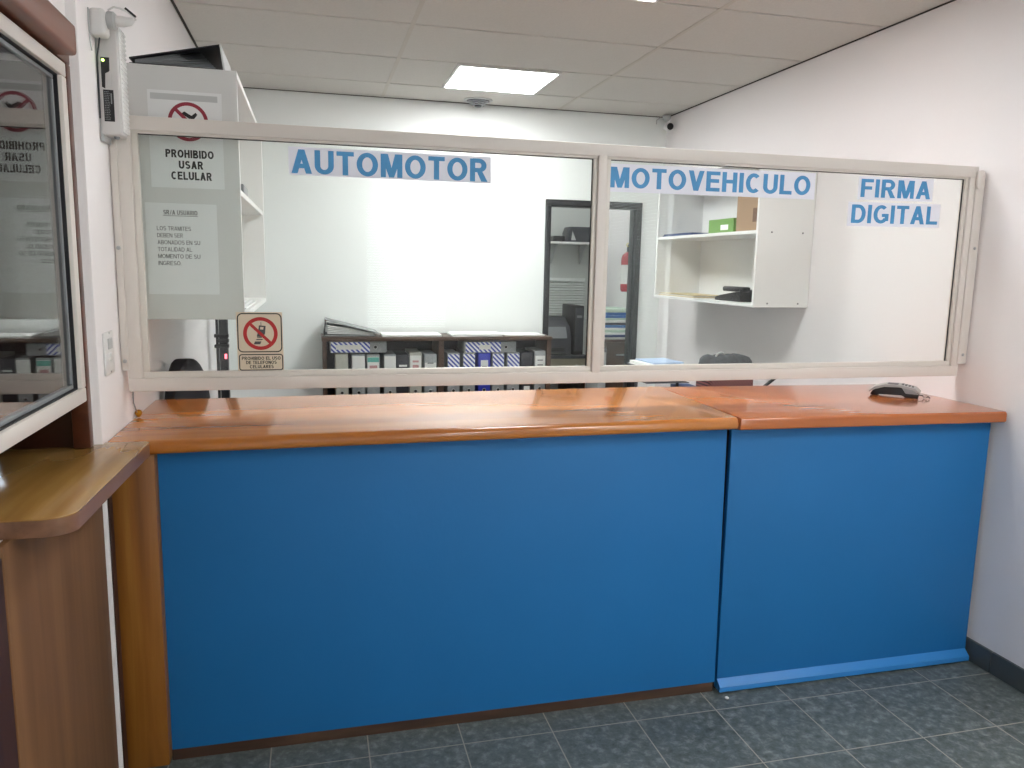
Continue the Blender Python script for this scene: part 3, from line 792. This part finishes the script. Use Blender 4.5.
# things in the right cabinet
def carton(name, label, x0, x1, y0, y1, z0, z1, m, m2, cat='box'):
    t = thing(name, ((x0+x1)/2, (y0+y1)/2, z0), label, cat)
    MB().box(x0, x1, y0, y1, z0, z1, .002, 1).build('body', m, t)
    MB().box((x0+x1)/2-.012, (x0+x1)/2+.012, y0-.0006, y1+.0006, z1-.0005, z1+.001).build('tape', m2, t)
    MB().box(x0-.0008, x0, y0+.2*(y1-y0), y0+.5*(y1-y0), z0+.25*(z1-z0), z0+.6*(z1-z0)).build('label', m2, t)
    return t
zs = RCB[6]+.0005
carton('carton', 'brown cardboard box on the upper shelf of the right cabinet', 2.84, 3.03, 1.285, 1.62, zs, zs+.205, M['cardboard'], M['dcard'])
carton('carton', 'green box beside the brown cardboard box in the right cabinet', 2.85, 2.99, 1.665, 1.95, zs, zs+.085, M['green'], M['paper_w'])
nf = MB().box(2.775, 3.02, 2.02, 2.42, zs, zs+.008, .001, 1).box(2.785, 3.02, 2.03, 2.42, zs+.009, zs+.016, .001, 1).build('folder', M['navy'])
tag(nf, 'navy folders lying flat on the upper shelf of the right cabinet', 'folder')
zb = RCB[4]+.0185
tf = thing('folder', (2.88, 2.2, zb), 'tan folder of papers on the bottom of the right cabinet', 'folder')
MB().box(2.765, 3.0, 1.93, 2.42, zb, zb+.004, .001, 1).build('cover', M['tan'], tf)
MB().box(2.775, 3.0, 1.95, 2.41, zb+.0042, zb+.012, .001, 1).build('pages', M['paper_w'], tf)
MB().box(2.77, 3.0, 1.94, 2.42, zb+.0122, zb+.015, .001, 1).build('cover', M['tan'], tf)
tel = thing('desk_phone', (2.9, 1.6, zb), 'black desk telephone on the bottom of the right cabinet', 'telephone')
MB().prism([(1.45, zb), (1.72, zb), (1.72, zb+.018), (1.66, zb+.03), (1.45, zb+.06)], 'x', 2.79, 2.98, .004).build('base', M['black'], tel)
MB().box(2.80, 2.85, 1.44, 1.66, zb+.052, zb+.080, .010, 3).build('handset', M['black'], tel)
ks = MB()
for i in range(4):
    for j in range(3): ks.box(2.875+j*.026, 2.893+j*.026, 1.52+i*.034, 1.542+i*.034, zb+.036+(3-i)*.0048, zb+.050+(3-i)*.0048, .001, 1)
ks.build('keypad', M['dgrey'], tel)

# ------------------------------------------------------------------ low bookcase with lever arch files
bc = thing('bookcase', (1.378, 2.9, 0), 'low dark walnut bookcase full of files against the back wall', 'bookcase')
BX0, BX1, BY0, BY1, BZ = .612, 2.143, 2.765, YB-.014, 1.045
MB().box(BX0-.004, BX1+.004, BY0-.01, BY1, BZ-.025, BZ, .002).build('top_panel', M['walnut'], bc)
MB().box(BX0, BX0+.026, BY0, BY1, 0, BZ-.025, .001, 1).build('side_panel', M['walnut'], bc)
MB().box(BX1-.03, BX1, BY0, BY1, 0, BZ-.025, .001, 1).build('side_panel', M['walnut'], bc)
MB().box(1.362, 1.398, BY0, BY1-.01, 0, BZ-.025, .001, 1).build('divider', M['walnut'], bc)
MB().box(BX0+.026, BX1-.03, BY1-.01, BY1, .05, BZ-.025).build('back_panel', M['bblack'], bc)
for xa, xb in ((BX0+.026, 1.362), (1.398, BX1-.03)):
    MB().box(xa, xb, BY0+.004, BY1-.01, .592, .612, .001, 1).build('shelf', M['walnut'], bc)
    MB().box(xa, xb, BY0+.004, BY1-.01, .05, .07, .001, 1).build('shelf', M['walnut'], bc)
MB().box(BX0+.026, BX1-.03, BY0+.03, BY0+.045, 0, .05).build('kick_board', M['walnut'], bc)

FY = BY0+.008
def lever_file(label, x0, x1, z0, z1, body, lab=None, lx=.8, lz=(.52, .92), extra=None, hole=True, horizontal=False):
    t = thing('lever_arch_file', ((x0+x1)/2, FY, z0), label, 'file', 'lever arch files in the low bookcase')
    MB().box(x0, x1, FY, FY+.27, z0, z1, .003).build('body', body, t)
    cx = (x0+x1)/2; w = x1-x0; hh = z1-z0
    if lab:
        if horizontal: MB().box(x0+.006, x0+.70*w, FY-.0012, FY+.001, z0+.003, z1-.003).build('spine_label', lab, t)
        else: MB().box(cx-lx*w/2, cx+lx*w/2, FY-.0012, FY+.001, z0+lz[0]*hh, z0+lz[1]*hh).build('spine_label', lab, t)
    if extra:
        for nm, m, a, b, c, e in extra:
            MB().box(x0+a*w, x0+b*w, FY-.002, FY+.001, z0+c*hh, z0+e*hh).build(nm, m, t)
    if hole:
        hx, hz = (x0+.80*w, z0+.5*hh) if horizontal else (cx, z0+.215*hh)
        MB().torus((hx, FY-.001, hz), .0115, .0025, 'y', 18, 6).build('finger_ring', M['steel'], t)
        MB().lathe([(.0105, 0), (.0105, -.0015)], (hx, FY, hz), 'y', 14).build('finger_hole', M['ink'], t)
    return t
z0, z1 = .6125, .929
PRB = lambda: [('print', M['ink_grey'], .25, .75, .80, .82), ('print', M['ink_grey'], .25, .75, .70, .72)]
PRR = lambda: [('print', M['label_red'], .25, .75, .80, .84), ('print', M['label_red'], .25, .75, .66, .75)]
Lw = lambda s: s+', left bookcase half'
lever_file('plain beige grey file upright at the left end of the bookcase', .692, .772, z0, .934, M['bbeige'])
lever_file(Lw('grey file with pale label, second from left'), .797, .880, z0, .932, M['bgrey'], M['label'], .96, (.55, .97))
lever_file(Lw('grey file with teal topped label, third from left'), .892, .975, z0, .929, M['bgrey'], M['label'], .9, (.5, .96), [('teal_band', M['label_teal'], .06, .94, .85, .95), ('print', M['label_red'], .2, .8, .68, .78)], False)
lever_file(Lw('grey file with blank white label, fourth from left'), 1.003, 1.081, z0, .929, M['bgrey'], M['label'], .95, (.5, .97))
lever_file(Lw('black file with thin white print upright fifth from left'), 1.085, 1.165, z0, .927, M['bblack'], M['label'], .92, (.40, .55), [('print', M['label'], .2, .85, .75, .79), ('print', M['label'], .45, .85, .69, .71)], False)
lever_file(Lw('pale file with pinkish print upright beside the black file'), 1.17, 1.25, z0, .942, M['bbeige'], M['label'], .9, (.5, .94), PRR())
lever_file(Lw('grey file with grey printed label at the right end'), 1.268, 1.350, z0, .930, M['bgrey'], M['label'], .9, (.5, .82), PRB())
lever_file('blue and white striped file lying flat on the upright left files', .660, 1.020, .943, 1.016, M['bgrey'], M['bstripe_h'], extra=[('print', M['label'], .10, .55, .3, .7)], horizontal=True)
Rw = lambda s: s+', right bookcase half'
for x0_, x1_, lb in ((1.424, 1.506, 'striped blue and white file upright at the left end'), (1.530, 1.612, 'striped blue and white file left of the royal blue one')):
    lever_file(Rw(lb), x0_, x1_, z0, .934, M['bgrey'], M['bstripe'], .96, (.33, .98), [('print', M['label'], .25, .75, .48, .62)])
lever_file(Rw('royal blue file with white label upright'), 1.634, 1.718, z0, .934, M['bblue'], M['label'], .6, (.5, .85), [('print', M['ink_grey'], .3, .7, .68, .72)], True)
for x0_, x1_, lb in ((1.732, 1.814, 'striped blue and white file right of the royal blue one'), (1.836, 1.922, 'striped blue and white file beside the plain black one')):
    lever_file(Rw(lb), x0_, x1_, z0, .934, M['bgrey'], M['bstripe'], .96, (.33, .98), [('print', M['label'], .25, .75, .48, .62)])
lever_file(Rw('plain black file with low white label upright'), 1.935, 2.018, z0, .934, M['bblack'], M['label'], .5, (.18, .28), [('print', M['bgrey'], .2, .7, .66, .7)], False)
lever_file(Rw('grey file with printed label at the right end'), 2.030, 2.108, z0, .945, M['bgrey'], M['label'], .9, (.5, .9), PRB())
lever_file('blue and white striped file lying flat on the upright right files', 1.540, 1.895, .9365, 1.012, M['bgrey'], M['bstripe_h'], extra=[('print', M['label'], .28, .50, .3, .7)], horizontal=True)

# open folder and loose paper on top of the bookcase
of = thing('open_folder', (.78, 2.88, BZ), 'grey folder of papers propped on the left end of the bookcase top', 'folder')
RF = Matrix.Rotation(math.radians(15), 3, 'Y')
MB().prism([(.622, BZ+.012), (.628, BZ+.012), (.640, BZ+.110), (.634, BZ+.110)], 'y', 2.78, 3.03).build('spine', M['bblack'], of)
MB().prism([(.634, BZ+.106), (.80, BZ+.064), (.97, BZ+.022), (.97, BZ+.026), (.80, BZ+.069), (.634, BZ+.112)], 'y', 2.78, 3.04).build('cover', M['bgrey'], of)
MB().prism([(.624, BZ+.006), (.95, BZ+.006), (.95, BZ+.010), (.624, BZ+.012)], 'y', 2.78, 3.04).build('cover', M['bgrey'], of)
pg = MB()
for q in range(5): pg.prism([(.645, BZ+.022+.012*q), (.80, BZ+.018+.008*q), (.94, BZ+.012+.002*q), (.94, BZ+.0125+.002*q), (.80, BZ+.021+.008*q), (.645, BZ+.029+.012*q)], 'y', 2.785, 3.02)
pg.build('pages', M['paper_w'], of)
def papers(label, x0, x1, y0, y1, z, n, rot=0, m='paper_w'):
    mb = MB()
    for q in range(n):
        r_ = math.radians(rot+random.uniform(-3, 3))
        mb.obox(((x0+x1)/2+random.uniform(-.006, .006), (y0+y1)/2+random.uniform(-.004, .004), z+.0035*q+.0017), (x1-x0, y1-y0, .0030), Matrix.Rotation(r_, 3, 'Z'))
    return tag(mb.build('paper_stack', M[m], smooth=False), label, 'papers')
papers('long white papers left of centre on the bookcase top', .99, 1.38, 2.775, 3.0, BZ+.0005, 4)
papers('thick white papers in the middle of the bookcase top', 1.46, 1.80, 2.765, 2.99, BZ+.0005, 5)
papers('thin white papers on the right end of the bookcase top', 1.83, 2.10, 2.80, 3.0, BZ+.0005, 3)

# ------------------------------------------------------------------ behind the counter
ch = thing('office_chair', (.34, .96, 0), 'black upholstered office chair behind the left end of the counter', 'chair')
bk = MB(); prof = []
n = 20
def back_pt(u, v):   # u across, v up
    hw = .12*math.sqrt(max(0.002, 1-((v-.62)/.3805)**2)) if v > .62 else .12*(.88+.12*min(1, v/.3))
    return .100-.012*v+.012*u*u+u*hw*.42, .84+u*hw*.90, .62+v*.525
grid = []
for side, dx_ in ((0, 0), (1, -.035)):
    g_ = []
    for i in range(13):
        row = []
        for j in range(13):
            u, v = -1+2*i/12, 1-(1-j/12)**2
            x_, y_, z_ = back_pt(u, v)
            edge = max(abs(u), abs(j/6-1))
            puff = .012*(1-edge**4)
            row.append(bk.bm.verts.new((x_+(puff if side == 0 else dx_-puff), y_, z_)))
        g_.append(row)
    grid.append(g_)
    for i in range(12):
        for j in range(12): bk.bm.faces.new((g_[i][j], g_[i+1][j], g_[i+1][j+1], g_[i][j+1]))
def rim(a): 
    r_ = [a[i][0] for i in range(13)]+[a[12][j] for j in range(1, 13)]+[a[i][12] for i in range(11, -1, -1)]+[a[0][j] for j in range(11, 0, -1)]
    return r_
A_, B_ = rim(grid[0]), rim(grid[1])
for i in range(len(A_)):
    j = (i+1) % len(A_); bk.bm.faces.new((A_[i], A_[j], B_[j], B_[i]))
bk.build('backrest', M['blackfab'], ch)
MB().box(.13, .58, .68, 1.08, .44, .52, .03, 4).build('seat', M['blackfab'], ch)
MB().tube([(.22, .88, .44), (.12, .86, .46), (.075, .85, .60), (.072, .85, .72)], .018, 8).build('back_bracket', M['black'], ch)
MB().tube([(.35, .94, .10), (.35, .94, .44)], .026, 12).build('gas_column', M['black'], ch)
sp = MB()
for q in range(5):
    a = 2*PI*q/5+.3
    sp.tube([(.35, .94, .115), (.35+.26*math.cos(a), .94+.26*math.sin(a), .07)], [.026, .016], 8)
sp.build('star_base', M['black'], ch)
for q in range(5):
    a = 2*PI*q/5+.3
    MB().lathe([(.02, -.02), (.026, -.018), (.026, .018), (.02, .02)], (.35+.26*math.cos(a), .94+.26*math.sin(a), .0265), 'y', 14).build('castor', M['black'], ch)

bp_ = thing('metal_post', (.072, 2.2, 0), 'black metal post with clamps standing by the left wall behind the chair', 'post')
MB().box(.040, .052, 2.18, 2.22, .01, 1.55, .002).box(.058, .100, 2.17, 2.23, .01, 1.50, .003).build('post', M['blackmetal'], bp_)
MB().box(.02, .13, 2.10, 2.30, 0, .012, .003).build('foot_plate', M['blackmetal'], bp_)
for z in (1.112, 1.085, 1.055):
    MB().box(.034+(z == 1.085)*.012, .108, 2.155, 2.19, z-.009, z+.009, .002).build('clamp', M['black'], bp_)
MB().box(.084, .096, 2.166, 2.171, .985, 1.012, .001).build('indicator', M['redled'], bp_)
MB().tube([(.104, 2.165, 1.20), (.104, 2.165, 1.10)], .003, 8).build('rod', M['blackmetal'], bp_)

dk = thing('work_desk', (2.55, 1.45, 0), 'white office desk behind the right half of the counter', 'desk')
MB().box(2.05, XR-.02, 1.10, 1.85, .725, .75, .003).build('desk_top', M['melamine'], dk)
for x, y_ in ((2.09, 1.14), (3.01, 1.14), (2.09, 1.81), (3.01, 1.81)): MB().box(x-.02, x+.02, y_-.02, y_+.02, 0, .725, .002).build('leg', M['mgrey'], dk)
MB().box(2.11, 2.99, 1.79, 1.806, .35, .725).build('modesty_panel', M['melamine'], dk)
tr = thing('paper_tray', (2.40, 1.6, .75), 'stacked paper trays topped with white and pale blue sheets on the desk', 'tray')
for q, z in enumerate((.7515, .83, .91, .985)):
    m_ = MB(); m_.box(2.28, 2.53, 1.47, 1.76, z, z+.004, .001, 1); m_.box(2.28, 2.53, 1.755, 1.76, z, z+.012)
    if q: 
        for x in (2.282, 2.528): m_.box(x-.004, x+.004, 1.60, 1.62, z-.076, z)
    m_.build('tray', M['dgrey'], tr)
papers('white sheets in the top paper tray on the desk', 2.295, 2.515, 1.50, 1.745, .9895, 5)
papers('pale blue sheets on the white sheets in the top tray', 2.33, 2.515, 1.53, 1.74, 1.0075, 2, 4, 'paper_b')
fb = MB()
for q in range(3): fb.box(2.545+.005*q, 2.665, 1.50, 1.75, .7515+.038*q, .788+.038*q, .003)
tag(fb.build('folder_stack', M['navy']), 'stack of navy blue folders on the desk beside the trays', 'folders')
bg = thing('cloth_bag', (2.82, 1.6, .75), 'mottled grey cloth bag with reddish check lower half on the desk', 'bag')
bb = MB(); N_ = 28; rows = []
for i, (z, sx_, sy_) in enumerate(((.93, .128, .085), (.95, .135, .09), (.985, .146, .092), (1.015, .142, .085), (1.036, .128, .072), (1.046, .104, .052), (1.050, .07, .028))):
    row = []
    for q in range(N_):
        a = 2*PI*q/N_; c_, s_ = math.cos(a), math.sin(a)
        sg = lambda v: (abs(v)**.55)*(1 if v >= 0 else -1)
        notch = -.016*math.exp(-((c_*sx_+.048)/.024)**2) if z > 1.0 else 0
        row.append(bb.bm.verts.new((2.815+sx_*sg(c_)+random.uniform(-.003, .003), 1.6+sy_*sg(s_)+random.uniform(-.003, .003), z+notch+random.uniform(-.003, .003))))
    rows.append(row)
for a, b2 in zip(rows, rows[1:]):
    for q in range(N_): bb.bm.faces.new((a[q], a[(q+1) % N_], b2[(q+1) % N_], b2[q]))
bb.bm.faces.new(rows[0][::-1]); bb.bm.faces.new(rows[-1])
bb.build('upper_body', M['cloth'], bg)
plabel(MB().box(2.675, 2.955, 1.515, 1.685, .7515, .932, .02, 3).build('lower_body', M['check'], bg), 'reddish checked lower half')
MB().torus((2.77, 1.58, 1.03), .03, .006, 'y', 16, 8, 0, PI).build('handle', M['lgrey'], bg)
da = thing('desk_lamp', (2.72, 1.2, .75), 'black jointed lamp arm rising from the desk near the right wall', 'lamp')
MB().lathe([(.07, 0), (.07, .012), (.02, .02), (.012, .03)], (2.70, 1.22, .7505), 'z', 20).build('base', M['black'], da)
MB().tube([(2.70, 1.22, .78), (2.80, 1.2, .915), (2.93, 1.2, 1.008)], .008, 10).build('arm', M['black'], da)
MB().tube([(2.93, 1.2, 1.008), (2.955, 1.19, 1.016), (2.985, 1.18, 1.012)], [.012, .016, .010], 12).build('lamp_head', M['black'], da)

# ------------------------------------------------------------------ ceiling fittings
def ceiling_light(label, y0, cx=1.647):
    t = thing('ceiling_light', (cx, y0+.29, H), label, 'light', 'square lit ceiling panels')
    x0, x1, y1 = cx-.281, cx+.281, y0+.540; zz = H-.012
    f_ = MB(); w_ = .014
    f_.box(x0-w_, x1+w_, y0-w_, y0, zz, H-.0005); f_.box(x0-w_, x1+w_, y1, y1+w_, zz, H-.0005)
    f_.box(x0-w_, x0, y0, y1, zz, H-.0005); f_.box(x1, x1+w_, y0, y1, zz, H-.0005)
    f_.build('frame', M['white'], t)
    MB().box(x0, x1, y0, y1, zz+.003, H-.001).build('diffuser', M['lamp'], t)
    return t
ceiling_light('square lit panel in the ceiling behind the partition', 2.068)
ceiling_light('square lit panel at the top edge above the counter', .250)
ceiling_light('unseen square lit panel added in the ceiling over the public side', -2.208, 2.66)  # unseen lamp, added to brighten the blue front towards the right
ceiling_light('unseen square lit panel added in the ceiling near the street window', -3.428)  # unseen lamp, added to light the blue front from further back
def storelight():
    t = thing('ceiling_light', (2.3, 3.9, H), 'unseen square lit panel added in the ceiling of the storeroom', 'light', 'square lit ceiling panels')  # unseen lamp, added to light the storeroom
    MB().box(2.05, 2.55, 3.65, 4.15, H-.012, H-.001).build('diffuser', M['lamp_dim'], t)
    MB().box(2.035, 2.05, 3.635, 4.165, H-.014, H-.0005).box(2.55, 2.565, 3.635, 4.165, H-.014, H-.0005).box(2.05, 2.55, 3.635, 3.65, H-.014, H-.0005).box(2.05, 2.55, 4.15, 4.165, H-.014, H-.0005).build('frame', M['white'], t)
storelight()
vt = thing('ceiling_vent', (1.648, 2.955, H), 'round grey air vent in the ceiling near the lit panel', 'vent')
MB().lathe([(.098, 0), (.098, -.004), (.090, -.007), (.078, -.006), (.076, 0)], (1.648, 2.955, H-.0005), 'z', 36).build('rim', M['lgrey'], vt)
MB().lathe([(.075, -.0035), (.075, -.0015)], (1.648, 2.955, H-.0005), 'z', 32).build('dark_throat', M['black'], vt)
for q, (ra, zz) in enumerate(((.068, -.014), (.052, -.024), (.036, -.034))):
    MB().lathe([(ra, zz), (ra+.006, zz+.003), (ra-.004, zz+.010), (ra-.010, zz+.007)], (1.648, 2.955, H), 'z', 32).build('louvre', M['mgrey'], vt)
MB().lathe([(.022, -.042), (.024, -.038), (.010, -.002)], (1.648, 2.955, H), 'z', 20).build('centre_cap', M['dgrey'], vt)
sc_ = thing('security_camera', (3.02, 2.95, 2.55), 'small dome security camera in the back right ceiling corner', 'camera')
MB().lathe([(.028, 0), (.030, -.006), (.026, -.03), (.012, -.04)], (3.015, 2.96, H-.010), 'z', 20).build('mount', M['lgrey'], sc_)
cm = MB().lathe([(.010, .030), (.024, .024), (.029, 0), (.028, -.020), (.022, -.030)], (3.018, 2.93, 2.512), 'y', 22).build('camera_head', M['white'], sc_)
MB().lathe([(.024, -.022), (.023, -.034), (.012, -.040)], (3.018, 2.93, 2.511), 'y', 20).build('lens', M['black'], sc_)
MB().tube([(2.99, 3.0, 2.59), (2.98, 3.05, 2.575), (2.985, 3.06, 2.55)], .003, 6).build('cable', M['lgrey'], sc_)

cmb = MB().lathe([(.003, 0), (.007, .002), (.0075, .005), (.004, .008)], (1.972, -.02, 0), 'z', 10).build('paper_scrap', M['crumb'])
tag(cmb, 'tiny white scrap on the floor tiles below the panel seam', 'scrap')

# ------------------------------------------------------------------ storeroom beyond the doorway
sd = thing('storeroom_desk', (2.3, 4.0, 0), 'beige fronted desk seen through the doorway', 'desk')
MB().box(1.75, 2.80, 3.82, 4.55, .760, .785, .003).build('desk_top', M['dgrey'], sd)
MB().box(1.78, 2.79, 3.83, 3.85, .635, .760).build('drawer_front', M['desk'], sd)
for x in (1.78, 2.77): MB().box(x, x+.02, 3.85, 4.53, 0, .76).build('side_panel', M['walnut'], sd)
MB().lathe([(.008, -.015), (.008, 0)], (2.70, 3.83, .70), 'y', 12).build('knob', M['steel'], sd)
pr_ = thing('printer', (2.52, 4.05, .785), 'black office printer on the storeroom desk', 'printer')
MB().prism([(3.86, .786), (4.25, .786), (4.25, 1.06), (4.05, 1.10), (3.90, 1.02), (3.86, .93)], 'x', 2.36, 2.66, .008).build('body', M['dgrey'], pr_)
MB().prism([(3.855, .93), (3.90, 1.021), (3.905, 1.015), (3.862, .925)], 'x', 2.40, 2.62).build('control_panel', M['mgrey'], pr_)
MB().box(2.42, 2.60, 3.845, 3.87, .82, .85, .002).build('paper_slot', M['black'], pr_)
MB().prism([(3.80, .80), (3.90, .81), (3.90, .815), (3.80, .805)], 'x', 2.42, 2.60).build('output_tray', M['black'], pr_)
tw = thing('computer_tower', (2.72, 4.0, .785), 'slim black computer tower beside the storeroom printer', 'computer')
MB().box(2.680, 2.765, 3.86, 4.20, .786, 1.20, .006).build('case', M['black'], tw)
MB().box(2.690, 2.755, 3.853, 3.861, .82, 1.18, .002).build('front_bezel', M['dgrey'], tw)
MB().box(2.70, 2.745, 3.850, 3.854, 1.10, 1.12).build('drive_slot', M['mgrey'], tw)
kx = thing('keyboard', (2.5, 3.84, .785), 'dark keyboard at the front of the storeroom desk', 'keyboard')
MB().box(2.02, 2.34, 3.83, 3.96, .7855, .80, .003).build('base', M['black'], kx)
kk = MB()
for i in range(12):
    for j in range(4): kk.box(2.03+i*.0255, 2.05+i*.0255, 3.84+j*.028, 3.862+j*.028, .799, .806, .001, 1)
kk.build('keys', M['dgrey'], kx)
hb = thing('brown_cabinet', (2.95, 3.7, 0), 'dark brown storeroom cabinet against the right wall behind the doorway', 'cabinet')
MB().box(2.835, XR-.004, 3.52, 3.95, .04, .945, .002).build('body', M['walnut'], hb)
for q in range(3):
    d_ = MB().box(2.84, XR-.008, 3.505, 3.521, .08+.285*q, .355+.285*q, .002).build('drawer', M['walnut'], hb)
    MB().box(2.92, 2.99, 3.496, 3.506, .25+.285*q, .262+.285*q, .002).build('handle', M['steel'], d_)
MB().box(2.85, XR-.02, 3.54, 3.95, 0, .04).build('plinth', M['black'], hb)
cols = ['paper_w', 'navy', 'paper_w', 'greenpaper', 'paper_w', 'cobalt', 'dgrey', 'paper_w', 'greenpaper', 'cobalt', 'cobalt', 'greenpaper']
names = ['white folder lowest in the storeroom pile', 'navy folder second from the bottom of the storeroom pile', 'white folder just above the navy one in the storeroom pile',
         'pale green folder fourth from the bottom of the storeroom pile', 'white folder fifth from the bottom of the storeroom pile', 'blue folder under the dark grey one in the storeroom pile',
         'dark grey folder in the middle of the storeroom pile', 'white folder just above the dark grey one in the storeroom pile', 'pale green folder above the middle of the storeroom pile',
         'blue folder third from the top of the storeroom pile', 'blue folder second from the top of the storeroom pile', 'pale green folder topmost of the storeroom pile']
z = .9455
for q, (c_, lb) in enumerate(zip(cols, names)):
    t_ = .030 if q == 11 else (.022 if q in (5, 9, 10) else .019)
    o = MB().obox((2.93+random.uniform(-.012, .012), 3.72+random.uniform(-.01, .01), z+t_/2), (.255, .34, t_-.001), Matrix.Rotation(math.radians(random.uniform(-4, 4)), 3, 'Z'), .003, 1).build('folder', M[c_])
    tag(o, lb, 'folder', 'folders piled on the brown cabinet'); z += t_
gb = thing('waste_bin', (2.80, 3.6, 0), 'light grey bin beside the brown storeroom cabinet', 'bin')
MB().box(2.765, 2.828, 3.47, 3.75, 0, .85, .006).build('body', M['lgrey'], gb)
MB().box(2.760, 2.8295, 3.465, 3.755, .85, .885, .006).build('lid', M['mgrey'], gb)
fe = thing('fire_extinguisher', (3.0, 3.5, 1.335), 'red fire extinguisher on the right wall of the storeroom', 'fire extinguisher')
MB().lathe([(.050, 0), (.058, .012), (.060, .03), (.060, .25), (.052, .285), (.030, .305), (.018, .312)], (2.980, 3.46, 1.335), 'z', 24).build('cylinder', M['extred'], fe)
MB().lathe([(.0606, .06), (.0606, .21)], (2.980, 3.46, 1.335), 'z', 24).build('label', M['label'], fe)
MB().lathe([(.016, .31), (.018, .345), (.010, .36)], (2.980, 3.46, 1.335), 'z', 14).build('valve', M['black'], fe)
MB().box(2.970, 3.045, 3.452, 3.468, 1.692, 1.704, .003).box(2.970, 3.035, 3.454, 3.466, 1.672, 1.682, .003).build('handle', M['black'], fe)
MB().torus((2.965, 3.448, 1.70), .012, .003, 'y', 14, 6).build('pin_tag', M['yellow'], fe)
MB().tube([(2.985, 3.45, 1.67), (3.03, 3.42, 1.66), (3.05, 3.40, 1.55), (3.045, 3.40, 1.40)], .008, 8).build('hose', M['black'], fe)
MB().box(3.05, XR+.0005, 3.44, 3.48, 1.40, 1.62, .002).build('bracket', M['steel'], fe)
sh = thing('wall_shelf', (2.85, 4.5, 1.72), 'white shelf on the storeroom end wall seen through the doorway', 'shelf')
MB().box(2.62, 3.05, 4.42, 4.649, 1.725, 1.745, .002).build('board', M['melamine'], sh)
for x in (2.70, 2.98): MB().prism([(4.648, 1.725), (4.648, 1.55), (4.64, 1.55), (4.46, 1.718), (4.46, 1.725)], 'x', x-.005, x+.005).build('bracket', M['lgrey'], sh)
ub = thing('box_file', (2.9, 4.5, 1.745), 'dark grey box file on the storeroom shelf', 'box')
MB().prism([(2.80, 1.746), (3.04, 1.746), (3.04, 1.88), (2.82, 1.88), (2.80, 1.83)], 'y', 4.44, 4.63, .004).build('body', M['dgrey'], ub)
MB().prism([(2.825, 1.76), (2.87, 1.76), (2.835, 1.84)], 'y', 4.437, 4.441).build('label', M['lgrey'], ub)
ud = MB().box(2.66, 2.765, 4.44, 4.60, 1.746, 1.795, .008, 3).build('camera_case', M['black'])
tag(ud, 'small black case at the left end of the storeroom shelf', 'case')
blind('window_blind', 2.45, 3.03, 4.62, 1.08, 1.42, .024, 'white slatted blind below the storeroom shelf', 35)

# ------------------------------------------------------------------ dim office beyond the side window
ow = struct(MB().box(-1.9, -.70, 1.285, 1.3, .92, .95).box(-1.9, -.70, 1.285, 1.3, 1.74, 1.77).box(-.73, -.70, 1.285, 1.3, .92, 1.77).box(-1.9, -1.87, 1.285, 1.3, .92, 1.77).build('window_3', M['frame']))
MB().box(-1.87, -.73, 1.292, 1.299, .95, 1.74).build('pane', M['daylight'], ow)
blind('window_blind', -1.86, -.72, 1.26, .945, 1.75, .026, 'white slatted blind in the dim office seen through the side window', 40)

# ------------------------------------------------------------------ world, camera, colour management
w = bpy.data.worlds.new('sky'); SC.world = w; w.use_nodes = True
bgn = w.node_tree.nodes['Background']
bgn.inputs['Color'].default_value = (.97, .99, 1, 1); bgn.inputs['Strength'].default_value = 2.6

CX, CY, CZ, yaw, pitch, roll, foc = .56419, -2.32339, 1.51854, .25111, -.15085, .01902, 775.46
F = Vector((math.cos(pitch)*math.sin(yaw), math.cos(pitch)*math.cos(yaw), math.sin(pitch)))
R0 = Vector((math.cos(yaw), -math.sin(yaw), 0)); U0 = Vector((-math.sin(pitch)*math.sin(yaw), -math.sin(pitch)*math.cos(yaw), math.cos(pitch)))
Rr = R0*math.cos(roll)+U0*math.sin(roll); Uu = -R0*math.sin(roll)+U0*math.cos(roll)
cam = bpy.data.cameras.new('camera'); co = bpy.data.objects.new('camera', cam); COL.objects.link(co)
mw = Matrix((Rr, Uu, -F)).transposed().to_4x4(); mw.translation = (CX, CY, CZ); co.matrix_world = mw
cam.sensor_width = 36; cam.sensor_fit = 'HORIZONTAL'; cam.lens = foc/1024*36; cam.clip_start = .01
SC.camera = co
SC.view_settings.view_transform = 'Standard'; SC.view_settings.look = 'None'
SC.view_settings.gamma = 1; SC.view_settings.use_curve_mapping = False
SC.view_settings.exposure = 1.52
SC.cycles.max_bounces = 16; SC.cycles.diffuse_bounces = 10; SC.cycles.glossy_bounces = 6; SC.cycles.transparent_max_bounces = 24
